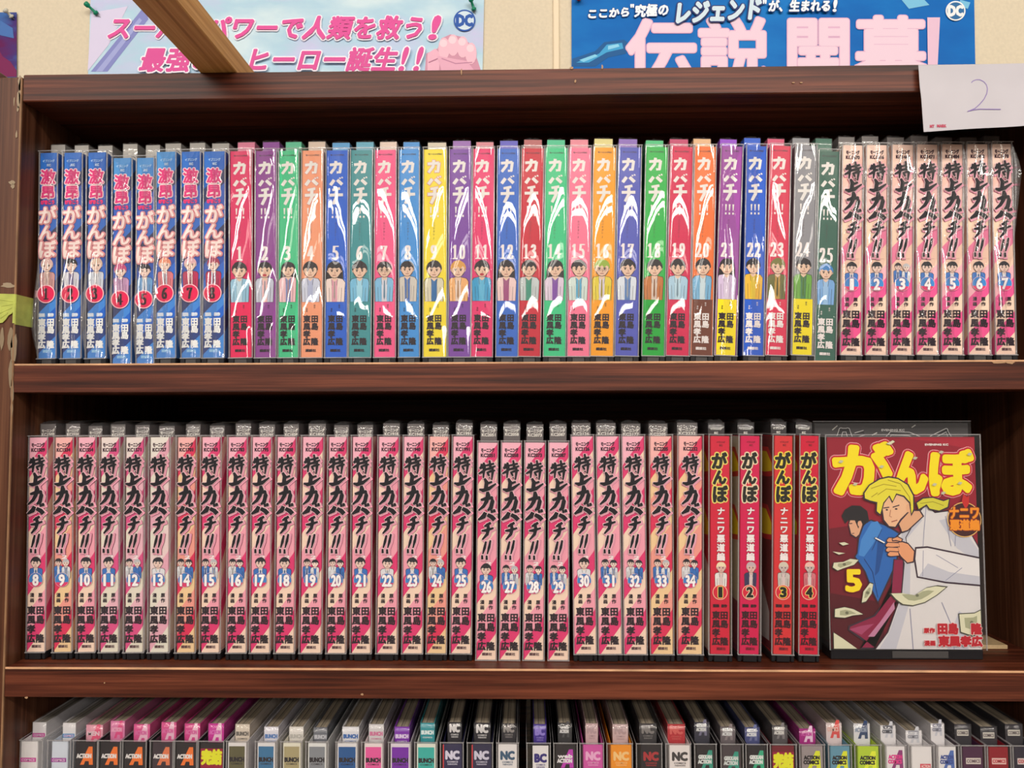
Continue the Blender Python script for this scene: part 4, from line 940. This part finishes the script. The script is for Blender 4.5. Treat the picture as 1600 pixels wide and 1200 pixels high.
def fig_white(a):
    W1, W2, G = (222, 218, 220), (198, 198, 210), (150, 150, 176)
    # sash behind
    a.poly([(400, 700), (448, 700), (440, 860), (330, 1020), (232, 1117), (300, 1117), (176, 1030), (180, 1010), (300, 960), (380, 860)], O)
    a.poly([(404, 704), (444, 704), (436, 856), (330, 1010), (240, 1110), (300, 1110), (236, 1060), (184, 1028), (188, 1014), (306, 966), (386, 866)], (142, 30, 70))
    a.poly([(330, 990), (396, 900), (400, 930), (300, 1060), (270, 1060)], (196, 130, 164)); a.poly([(184, 1026), (260, 1060), (240, 1050), (300, 1000), (240, 1010)], (170, 70, 110))
    # coat
    a.poly([(408, 600), (440, 570), (520, 480), (560, 440), (600, 480), (680, 470), (760, 560), (802, 640), (802, 1117), (300, 1117), (360, 1040), (430, 860), (446, 720)], O)
    a.poly([(414, 604), (446, 574), (526, 486), (560, 448), (600, 486), (680, 476), (756, 564), (802, 650), (802, 1117), (306, 1117), (366, 1040), (436, 860), (452, 720)], W1)
    a.poly([(440, 580), (520, 490), (540, 520), (470, 600), (440, 640)], W2); a.poly([(620, 520), (700, 500), (740, 570), (802, 660), (802, 720), (700, 650)], W2)
    a.poly([(452, 720), (480, 700), (470, 900), (400, 1117), (320, 1117), (370, 1040), (438, 860)], W2)
    a.poly([(700, 940), (730, 960), (740, 1117), (640, 1117), (660, 1040)], W2)
    a.line([(520, 500), (460, 600), (470, 680)], 4, O); a.line([(560, 452), (548, 560), (540, 640)], 3, G); a.line([(620, 900), (660, 1000), (672, 1117)], 4, G); a.line([(470, 930), (480, 1117)], 4, G); a.line([(650, 500), (672, 640)], 3, G); a.line([(700, 540), (690, 640)], 3, G)
    # sleeve with cuff
    a.poly([(502, 644), (560, 640), (802, 690), (802, 826), (640, 812), (506, 786), (494, 700)], O)
    a.poly([(508, 652), (560, 648), (802, 698), (802, 818), (640, 804), (512, 780), (502, 700)], (230, 226, 228))
    a.poly([(560, 720), (660, 760), (802, 780), (802, 818), (640, 804), (516, 780)], W2); a.line([(540, 660), (534, 780)], 3, G); a.line([(600, 680), (700, 740)], 3, G); a.line([(640, 800), (720, 740)], 3, G)
    # hand: palm, four curled fingers and a thumb holding a small white stick
    SKN, SKD = (232, 160, 116), (206, 128, 92)
    a.poly([(404, 640), (430, 612), (470, 624), (500, 660), (494, 716), (462, 722), (430, 690)], O); a.poly([(408, 642), (432, 618), (468, 630), (496, 664), (490, 710), (464, 716), (434, 686)], SKN)
    for i, (x, y, l) in enumerate(((372, 612, 58), (366, 634, 58), (366, 656, 54), (374, 676, 46))):
        a.poly([(x-6, y), (x+6, y-14), (x+l, y-12), (x+l+6, y+10), (x+10, y+14), (x-4, y+10)], O); a.poly([(x-2, y), (x+8, y-10), (x+l, y-8), (x+l+4, y+7), (x+10, y+10), (x, y+7)], SKN)
    a.poly([(392, 604), (420, 592), (446, 606), (440, 622), (412, 616), (394, 618)], O); a.poly([(396, 606), (420, 597), (440, 608), (436, 617), (412, 611), (398, 613)], SKN)
    a.line([(312, 600), (360, 626)], 9, O); a.line([(314, 601), (358, 624)], 6, (246, 244, 244))
    # neck and face
    a.poly([(420, 520), (480, 470), (530, 470), (548, 500), (470, 570), (440, 580)], O); a.poly([(424, 524), (482, 476), (526, 476), (540, 500), (468, 564), (442, 572)], (226, 170, 132))
    a.poly([(344, 440), (352, 520), (378, 552), (414, 556), (440, 520), (478, 480), (490, 420), (440, 390), (370, 400)], O)
    a.poly([(350, 442), (358, 516), (382, 546), (410, 549), (434, 514), (472, 478), (484, 422), (440, 396), (374, 404)], (238, 188, 150))
    a.ell(474, 462, 12, 20, (232, 176, 138), 12); a.line([(356, 462), (384, 458)], 5, O); a.line([(400, 458), (432, 448)], 5, O); a.ell(372, 470, 6, 4, O, 8); a.ell(416, 466, 7, 4, O, 8)
    a.line([(390, 470), (384, 500), (394, 504)], 3, (170, 100, 80)); a.line([(392, 526), (420, 518)], 4, (150, 60, 60))
    # fair hair, tied back
    a.poly([(262, 390), (290, 352), (340, 322), (384, 312), (430, 320), (478, 350), (504, 402), (504, 470), (486, 500), (478, 440), (452, 410), (420, 400), (398, 440), (384, 410), (360, 440), (352, 470), (340, 500), (318, 480), (322, 440), (290, 432), (262, 420)], O)
    a.poly([(268, 392), (294, 356), (342, 328), (384, 319), (428, 326), (472, 354), (497, 404), (497, 466), (488, 488), (484, 436), (456, 404), (418, 393), (400, 430), (386, 402), (356, 436), (348, 464), (340, 490), (324, 476), (328, 434), (294, 426), (270, 416)], (232, 220, 60))
    for p in (((300, 370), (360, 350), (420, 360)), ((330, 400), (372, 372), (440, 380)), ((300, 410), (330, 390)), ((440, 350), (480, 410), (486, 450)), ((380, 330), (440, 348))): a.line(list(p), 3.5, (170, 150, 30))
    a.poly([(508, 436), (540, 412), (590, 408), (640, 424), (672, 414), (664, 460), (620, 480), (570, 470), (560, 452), (520, 476)], O)
    a.poly([(514, 438), (544, 418), (590, 414), (640, 430), (666, 420), (658, 456), (618, 473), (574, 464), (560, 444), (522, 466)], (214, 208, 60)); a.line([(530, 440), (590, 432), (640, 450)], 3.5, (160, 150, 40))
cov('white_coat_figure', fig_white, .0012)
NOTES = ([(106, 740), (112, 716), (160, 712), (196, 696), (236, 702), (214, 726), (160, 744), (130, 756)], [(110, 970), (112, 930), (160, 920), (204, 930), (252, 956), (200, 962), (160, 974)], [(372, 858), (430, 856), (490, 868), (550, 830), (600, 820), (650, 826), (600, 866), (540, 902), (480, 918), (430, 912), (396, 886)],
                [(240, 906), (250, 850), (284, 806), (300, 812), (290, 860), (262, 900)], [(104, 1117), (104, 1036), (150, 1066), (220, 1117)], [(694, 950), (770, 946), (802, 930), (802, 1020), (760, 1060), (700, 1040)], [(140, 624), (168, 620), (190, 630), (160, 638)], [(108, 664), (140, 668), (172, 672), (140, 680)], [(376, 160), (410, 142), (420, 150), (396, 166)])
def one_note(pts):
    def f(a):
        cx = sum(p[0] for p in pts)/len(pts); cy = sum(p[1] for p in pts)/len(pts)
        a.poly(pts, (70, 70, 60)); a.poly([(cx+(x-cx)*.93, cy+(y-cy)*.90) for x, y in pts], (222, 220, 190))
        if len(pts) > 4: a.poly([(cx+(x-cx)*.55, cy+(y-cy)*.5) for x, y in pts], (170, 172, 140)); a.ell(cx, cy, 8, 7, (110, 112, 90), 10)
    return f
def specks(a):
    for x, y in ((160, 244), (225, 350), (352, 268), (512, 228), (636, 200), (770, 210), (600, 352), (720, 346), (640, 392)):
        a.poly([(x-12, y+3), (x-2, y-8), (x+13, y-4), (x+3, y+7)], (196, 196, 170))
def title(a):
    G_ = (('が', 116, 150, 420, 400), ('ん', 400, 196, 580, 396), ('ぼ', 574, 186, 800, 404))
    def draw(col, bold, k=14, bx=None):
        for ch, x0, y0, x1, y1 in G_: a.txt(ch, x0+16, y0+10, x1-16, y1-8, col, bold=bold, k=k)
    draw((246, 180, 190), 23, 18); draw((196, 20, 46), 20, 18); draw((250, 228, 20), 12, 16)
cov('title_lettering', title, .00025)
for q_, pts in enumerate(NOTES): cov('banknote_print', one_note(pts), .0022)
cov('paper_scraps_print', specks, .0022)
def num5(a):
    a.txt('5', 172, 752, 240, 848, (150, 20, 30), bold=9, k=10); a.txt('5', 172, 752, 240, 848, (250, 224, 30), bold=6, k=10)
cov('volume_number', num5, .0022)
def badge(a):
    a.ell(736, 516, 80, 82, (240, 190, 110), 32); a.ell(736, 516, 76, 78, (66, 24, 28), 32)
    a.poly([(726, 430), (736, 396), (752, 412), (762, 404), (760, 440), (744, 470)], (200, 40, 40))
    for t, x0, x1, y0, y1 in (('ナニワ', 668, 804, 458, 510), ('悪道編', 668, 804, 516, 564)): a.txt(t, x0, y0, x1, y1, (150, 50, 20), bold=6, k=8); a.txt(t, x0, y0, x1, y1, (244, 150, 30), bold=2.5, k=8)
cov('badge_print', badge, .0022)
def au(a):
    for t, x0, y0, x1, y1, bd in (('原作', 530, 1018, 580, 1040, 1.6), ('漫画', 530, 1076, 580, 1098, 1.6), ('田島', 596, 996, 688, 1044, 3.4), ('隆', 752, 996, 798, 1044, 3.4), ('東風孝広', 596, 1054, 798, 1100, 3.4)):
        a.txt(t, x0, y0, x1, y1, (236, 206, 206), bold=bd+2.4, k=8); a.txt(t, x0, y0, x1, y1, (190, 26, 44), bold=bd, k=8)
cov('author_lettering', au, .0024)
def ev(a): a.txt('EVENING KC', 566, 160, 676, 169, (240, 226, 226), bold=.8)
cov('series_mark', ev, .0006)
# bare book behind it: face-out dark cover
l2, r2 = at(1272, 680, .055), at(1511, 680, .055); W2 = r2.x-l2.x; htop = at(1400, 661, .055).z-Z2-.0004
rb = empty('bare_book', ((l2.x+r2.x)/2, .0535, Z2)); tag(rb, 'dark grey face-out bare book standing behind the face-out comic numbered 5', 'book')
b = MB(); b.box(-W2/2, W2/2, 0, .0005, 0, htop, ink((70, 67, 68), .4)); b.box(-W2/2, W2/2, .0135, .014, 0, htop, ink((70, 67, 68), .4)); b.box(-W2/2, -W2/2+.0005, .0005, .0135, 0, htop, ink((70, 67, 68), .4)); b.build('cover', rb, (0, 0, .0002))
b = MB(); b.box(-W2/2+.0006, W2/2-.002, .0006, .0134, .001, htop-.0015, M_page2); b.build('page_block', rb)
def bm(u, v, d): p = at(u, v, .0535); return (p.x-rb.location.x, -d, p.z-rb.location.z)
a = Art(bm, .0003)
a.txt('EVENING KC', 1377, 670.5, 1413, 673.5, (210, 206, 204), bold=.2)
for dcol, g in (((214, 210, 208), 2.2), ((40, 38, 40), 1.2)):
    a.strokes([[(1311, 682, 2+g), (1314, 672, 2+g), (1324, 672, 2+g), (1328, 684, 2+g)], [(1336, 680, 2+g), (1350, 676, 2+g)], [(1386, 684, 1+g), (1392, 677, 1+g), (1420, 678, 1+g), (1440, 686, 1+g)], [(1454, 684, 1+g), (1478, 672, 1+g), (1484, 684, 1+g)]], 0, 0, 1, 1, dcol)
for q in (((1300, 672), (1308, 665)), ((1424, 668), (1430, 664)), ((1362, 680), (1370, 676))): a.line(list(q), 1.6, (200, 198, 190))
a.build('title_print', rb)
b = MB(); zz = htop+.0022
b.add([(-W2/2-.002, -.0012, .1), (W2/2+.002, -.0012, .1), (W2/2+.002, -.0012, zz), (-W2/2-.002, -.0012, zz), (W2/2+.002, .012, zz-.0005), (-W2/2-.002, .012, zz-.0005)], [(0, 1, 2, 3), (3, 2, 4, 5)], M_wrap)
b.box(-W2/2-.002, W2/2+.002, -.0015, -.0010, zz-.0004, zz+.0002, M_rim); b.build('plastic_wrap', rb)

# ------------------------------------------------------------------ BOTTOM ROW
# (case left/right, spine left/right, tab left/right, tab top, case colour side, spine colour, tab colour, mark, words)
wh = (226, 222, 224)
def mk_bar(c, c2=None):
    return lambda a, W_: (a.rect(-W_*.5, 13.5, W_*.42, 17, c), a.txt('COMICS', -W_*.42, 14.3, W_*.34, 16.3, c2 or (230, 190, 220), bold=.1))
def mk_A(c, word='ACTION', wc=(230, 226, 226), y=4, s=1.0, two=None):
    def f(a, W_):
        k = W_/16*s
        a.poly([(-4*k, y+15*s), (2.5*k, y), (5.5*k, y), (6*k, y+15*s), (3*k, y+15*s), (2.8*k, y+12*s), (0, y+12*s), (-1*k, y+15*s)], c)
        if two: a.txt(two, -6.2*k, y+4*s, 5*k, y+7*s, wc, bold=.28); a.txt(word, -6.6*k, y+7.8*s, 4.6*k, y+10.8*s, wc, bold=.28)
        else: a.txt(word, -6.6*k, y+6*s, 4.6*k, y+9.4*s, wc, bold=.28)
    return f
def mk_box(c, word, wc=(40, 36, 44), y0=3, y1=22):
    return lambda a, W_: (a.rect(-W_*.42, y0, W_*.42, y1, c), a.txt(word, -W_*.38, y0+9, W_*.38, y0+12.6, wc, bold=.3), a.txt('COMICS', -W_*.3, y0+13.6, W_*.3, y0+15, wc, bold=.05))
def mk_bu(c, word='BUNCH', bg=None, wc=(240, 236, 236)):
    return lambda a, W_: ((a.rect(-W_*.5, 10, W_*.5, 15.6, bg) if bg else None), a.txt(word, -W_*.42, 10.8, W_*.42, 14, c, bold=.3), a.txt('COMICS', -W_*.34, 16, W_*.34, 17.2, c, bold=.05))
def mk_nc(c, y=6, t='NC', sub='COMICS'):
    return lambda a, W_: (a.txt(t, -W_*.34, y, W_*.34, y+6.5, c, bold=.6), a.txt(sub, -W_*.28, y+8, W_*.28, y+9.4, c, bold=.05), a.txt('NIHON', -W_*.24, y+10, W_*.24, y+11.2, c, bold=.05) if sub == 'COMICS' else None)
def mk_kan(a, W_):
    a.rect(-W_*.48, 5, W_*.48, 21, (150, 20, 60)); a.txt('完結', -W_*.42, 6, W_*.42, 18, (226, 226, 40), bold=.75, k=8)
def mk_none(a, W_): a.rect(-W_*.3, 9, W_*.3, 10, (200, 196, 200))
def mk_strip(c, word, wc): return lambda a, W_: (a.rect(-W_*.36, 9, W_*.36, 14, c), a.txt(word, -W_*.32, 10.2, W_*.32, 12.8, wc, bold=.15))
def both(*fs): return lambda a, W_: [f(a, W_) for f in fs]
pk = (196, 60, 150); bk = (38, 34, 40); OR = (240, 120, 50); TE = (50, 150, 130); YE = (220, 226, 50)
ra = lambda w_, c: (lambda a, W_: a.txt(w_, -W_*.3, 27, W_*.3, 33, c, bold=.3))
R3 = [(28, 68, 32, 56, 46, 67, 1129, wh, wh, mk_bar(pk), mk_bar(pk), 'white spine with a magenta bar'),
 (74, 112, 82, 105, 89, 109, 1130, (206, 214, 228), wh, mk_bar((150, 60, 150)), mk_bar((70, 140, 190)), 'white spine with a purple bar'),
 (114, 154, 118, 150, 122, 148, 1133, bk, (232, 160, 180), both(mk_A(OR), ra('ハイ', pk)), mk_A((236, 90, 130), 'MEN', (236, 200, 210)), 'black spine with an orange A badge and pink block'),
 (153, 190, 157, 189, 171, 193, 1127, bk, (226, 130, 176), both(mk_A(OR), ra('ハイ', pk)), mk_A((230, 80, 140), 'ACTION', (240, 170, 200)), 'black spine with an orange A badge'),
 (191, 230, 194, 228, 205, 230, 1132, bk, (226, 84, 150), both(mk_A(OR), ra('ハイ', pk)), mk_A((244, 190, 214), 'ACTION', (226, 110, 170)), 'black spine with an orange A badge'),
 (234, 272, 238, 270, 250, 273, 1129, (60, 48, 58), (226, 84, 150), both(mk_A((222, 120, 80)), ra('ハイ', pk)), mk_A((240, 190, 214), 'ACTION', (226, 110, 170)), 'dull black spine with a faded orange A badge'),
 (272, 309, 275, 307, 281, 305, 1131, bk, (222, 70, 146), both(mk_A(OR), ra('ハイ', wh)), mk_A((244, 196, 216), 'ACTION', (226, 110, 170)), 'black spine with an orange A badge'),
 (309, 351, 313, 349, 323, 347, 1131, bk, (214, 50, 160), mk_kan, mk_A((244, 200, 220), 'ACTION', (226, 110, 190)), 'magenta spine block with yellow characters'),
 (353, 389, 356, 385, 366, 388, 1132, wh, (220, 206, 190), mk_box((96, 92, 66), 'BUNCH'), mk_bu((110, 104, 96)), 'white spine with an olive label'),
 (398, 434, 402, 430, 410, 432, 1136, wh, (226, 222, 230), mk_box((60, 116, 160), 'BUNCH'), mk_bu((90, 130, 190)), 'white spine with a blue label'),
 (438, 473, 442, 470, 450, 472, 1136, (226, 222, 206), (228, 222, 216), mk_box((170, 158, 120), 'BUNCH'), mk_bu((190, 186, 180)), 'cream spine with a tan label'),
 (477, 514, 481, 510, 488, 509, 1137, (224, 224, 224), (110, 112, 120), mk_box((134, 138, 146), 'BUNCH'), mk_bu((200, 200, 206)), 'white spine with a grey label'),
 (524, 560, 528, 557, 529, 555, 1136, wh, (228, 226, 230), mk_box((36, 88, 150), 'BUNCH'), mk_bu((60, 110, 180)), 'white spine with a deep blue label'),
 (564, 600, 569, 598, 572, 595, 1132, (234, 220, 222), (216, 212, 214), mk_box((230, 90, 160), 'BUNCH'), mk_bu((214, 120, 160)), 'white spine with a pink label'),
 (606, 643, 610, 641, 614, 637, 1136, (224, 214, 226), (130, 40, 176), mk_box((120, 40, 170), 'BUNCH'), mk_bu((232, 216, 240)), 'white spine with a purple label'),
 (647, 684, 651, 681, 657, 679, 1130, (226, 226, 216), (36, 150, 160), mk_box((56, 176, 168), 'BUNCH'), mk_bu((230, 240, 240)), 'white spine with a turquoise label'),
 (687, 725, 692, 722, 700, 721, 1129, (44, 42, 80), bk, mk_nc((214, 210, 230)), mk_nc((220, 216, 216)), 'navy spine with white NC and pink edge'),
 (729, 771, 737, 768, 740, 765, 1130, (44, 42, 74), bk, mk_nc((206, 202, 222)), mk_nc((220, 216, 216)), 'navy spine with white NC and red edge'),
 (775, 811, 778, 808, 784, 806, 1131, wh, bk, both(mk_nc((60, 90, 120)), lambda a, W_: a.ell(0, 30, 5, 5, (130, 96, 60))), mk_nc((150, 144, 140), 5), 'white spine with small blue NC and brown picture'),
 (822, 861, 832, 857, 833, 853, 1132, bk, (70, 46, 150), both(lambda a, W_: a.rect(-W_*.48, 1, W_*.48, 40, wh), mk_nc((50, 40, 120), 8, 'BC')), mk_nc((150, 130, 214), 7, 'BC'), 'white and black spine with violet BC'),
 (864, 903, 868, 900, 872, 893, 1130, bk, (52, 50, 52), mk_A((190, 60, 180), 'ACTION', (230, 226, 230), 4, 1, 'web'), mk_A((80, 78, 80), 'ACTION', (216, 214, 214), 3, .9, 'web'), 'black spine with a violet web badge'),
 (905, 944, 911, 942, 915, 934, 1131, (206, 84, 164), (208, 176, 178), mk_nc((232, 170, 210)), mk_nc((188, 158, 162)), 'orchid pink spine with faint NC'),
 (947, 989, 954, 987, 958, 982, 1132, (236, 146, 36), (206, 178, 178), mk_nc((240, 196, 130)), mk_nc((184, 156, 158)), 'orange spine with faint NC'),
 (993, 1035, 1001, 1033, 999, 1025, 1131, bk, (60, 56, 58), both(mk_nc((170, 50, 56)), ra('IP', wh)), mk_nc((130, 124, 122)), 'black spine with dark red NC'),
 (1039, 1080, 1047, 1077, 1043, 1070, 1132, (228, 220, 220), (186, 42, 50), both(mk_nc((66, 62, 64)), ra('IP', (200, 40, 60))), mk_nc((214, 96, 90)), 'white spine with black NC'),
 (1084, 1120, 1088, 1117, 1085, 1108, 1129, bk, (52, 50, 64), mk_A(TE, 'ACTION', (216, 220, 220), 4, 1, 'GEKKAN'), mk_A((120, 116, 140), 'ACTION', (214, 214, 214), 2, .9, 'GEKKAN'), 'black spine with a teal A badge'),
 (1125, 1162, 1128, 1158, 1131, 1154, 1136, (70, 62, 68), (108, 98, 102), mk_A(TE, 'ACTION', (206, 212, 212), 5, 1, 'GEKKAN'), mk_A((140, 128, 130), 'ACTION', (214, 214, 214), 2, .9, 'GEKKAN'), 'charcoal spine with a teal A badge'),
 (1164, 1200, 1168, 1197, 1168, 1191, 1137, bk, (70, 76, 130), mk_A((50, 170, 130), 'ACTION', (220, 224, 224), 4, 1, 'GEKKAN'), mk_A((110, 116, 160), 'ACTION', (220, 220, 224), 2, .9, 'GEKKAN'), 'black spine with a green A badge'),
 (1202, 1245, 1206, 1241, 1207, 1230, 1134, (110, 26, 42), (84, 80, 82), mk_kan, mk_A((130, 124, 126), 'ACTION', (214, 210, 206), 2, .9, 'GEKKAN'), 'dark red spine block with yellow characters'),
 (1248, 1289, 1252, 1286, 1254, 1279, 1139, (150, 140, 142), (170, 24, 130), mk_A(YE, 'COMICS', (34, 32, 36), 4, 1, 'ACTION'), mk_A((236, 200, 226), 'ACTION', (200, 70, 160), 2, .9), 'grey spine with a yellow A badge'),
 (1293, 1331, 1297, 1328, 1295, 1319, 1130, (96, 146, 170), (222, 204, 204), mk_A(YE, 'COMICS', (34, 32, 36), 4, 1, 'ACTION'), mk_A((220, 84, 80), 'COMICS', (230, 180, 170), 2, 1), 'steel blue spine with a yellow A badge'),
 (1334, 1377, 1340, 1373, 1335, 1360, 1131, (178, 206, 56), (222, 220, 224), mk_A((226, 236, 60), 'COMICS', (40, 44, 40), 4, 1, 'ACTION'), mk_A((52, 70, 110), 'ACTION', (150, 160, 180), 2, 1), 'lime green spine with a yellow A badge'),
 (1382, 1416, 1386, 1413, 1377, 1402, 1134, wh, wh, mk_A((140, 60, 120), 'COMICS', (220, 60, 140), 3, 1, 'ACTION'), mk_A((200, 200, 208), 'COMICS', (96, 96, 106), 1, .9, 'ACTION'), 'white spine with a purple and pink badge'),
 (1418, 1460, 1424, 1456, 1420, 1445, 1142, wh, wh, lambda a, W_: (a.rect(-W_*.1, 14, W_*.42, 18, (206, 60, 80)), a.txt('ACTION', -W_*.05, 14.8, W_*.38, 17.2, (236, 200, 200), bold=.1)), mk_A((200, 200, 206), 'COMICS', (150, 150, 160), 1, .9, 'ACTION'), 'white curled spine with a red word'),
 (1462, 1499, 1466, 1494, 1453, 1474, 1131, wh, wh, mk_A((80, 110, 180), 'COMICS', (60, 80, 150), 3, 1, 'ACTION'), mk_A((200, 200, 210), 'COMICS', (140, 140, 156), 1, .9, 'ACTION'), 'white spine with a blue badge'),
 (1500, 1540, 1504, 1536, 1490, 1515, 1132, (72, 34, 66), (46, 42, 48), mk_strip((206, 196, 190), 'COMICS', (120, 100, 110)), mk_strip((206, 200, 190), 'COMICS', (120, 110, 110)), 'dark purple spine with a pale label'),
 (1541, 1580, 1545, 1575, 1533, 1558, 1136, (140, 20, 36), (46, 42, 48), mk_strip((220, 180, 176), 'COMICS', (190, 60, 70)), mk_strip((206, 200, 190), 'COMICS', (120, 110, 110)), 'dark red spine with a pale label'),
 (1581, 1618, 1585, 1616, 1570, 1600, 1132, (44, 40, 56), (46, 42, 48), mk_strip((206, 190, 190), 'COMICS', (190, 60, 70)), mk_strip((206, 200, 190), 'COMICS', (120, 110, 110)), 'blackish spine with a pale label')]
for i, (c0, c1, s0, s1, t0, t1, ty, jc, tc_, mf, tf, words) in enumerate(R3):
    seed += 1; nth = ordinal(i+1)
    Y = SET; ztop = Z3+.0060+.1835
    X0, X1 = xat(c0, Y, ztop), xat(c1, Y, ztop); X0 = max(X0, XL+.0006)
    if i == len(R3)-1: X1 = min(X1, XR-.0012)
    S0, S1 = xat(s0, Y, ztop), xat(s1, Y, ztop); S1 = min(S1, X1-.0006)
    cxx = (S0+S1)/2; w = S1-S0; ow = max(2*max(cxx-X0, X1-cxx)*.5+w*.5, w+.0008)
    cxx = (X0+X1)/2; ow = (X1-X0)-.0004; w = min(w, ow-.0012); jx_ = (S0+S1)/2-cxx
    yb = Y+.013; zt_ = at((t0+t1)/2, ty, yb).z; hb = zt_-Z3-.0063
    T0, T1 = xat(t0, yb, zt_), xat(t1, yb, zt_); bw = min(T1-T0, ow-.0048); w = min(max(w, bw+.0028), ow-.0014)
    S_ = cxx+min(max((S0+S1)/2-cxx, -(ow-w)/2+.0005), (ow-w)/2-.0005); jx_ = S_-cxx
    bx = min(max((T0+T1)/2, S_-w/2+bw/2+.0012), S_+w/2-bw/2-.0012)
    r = empty('comic_book', (cxx, Y, Z3+.0004)); tag(r, '%s comic along the bottom shelf, %s' % (nth, words), 'comic book', 'comics on the bottom shelf')
    link('clear_case', shell_mesh(ow, JH+.0015, seed, .0004, .0003, .131, 4), r, (0, 0, .0058)); link('case_rim', rim_mesh(ow, JH+.0015, .131, .0004), r, (0, 0, .0058)); link('case_base', base_mesh(ow, .131, 2), r)
    link('jacket', jacket_mesh(w, JH, ink(jc, .5)), r, (jx_, 0, .0060))
    a = Art(spine_map(JH)); mf(a, w*1000)
    if 'pink edge' in words or 'red edge' in words: a.rect(-w*500, .5, -w*440, 180, (206, 60, 70))
    a.build('spine_print', r, (jx_, 0, .0060))
    bare_book('bare_book', bx, yb, Z3+.0065, (0, 0, 0), bw, hb, tc_, 'bare book with its page tops showing, inside the %s bottom-shelf comic from left' % nth, 'bare books in the bottom row', seed, (lambda a, W_: (setattr(a, 'f', (lambda g: lambda u, v, d: g(u, v-4.5, d))(a.f)), tf(a, W_))), True, .116, .0008 if i > 1 else .0012, M_page if i > 1 else M_page2)
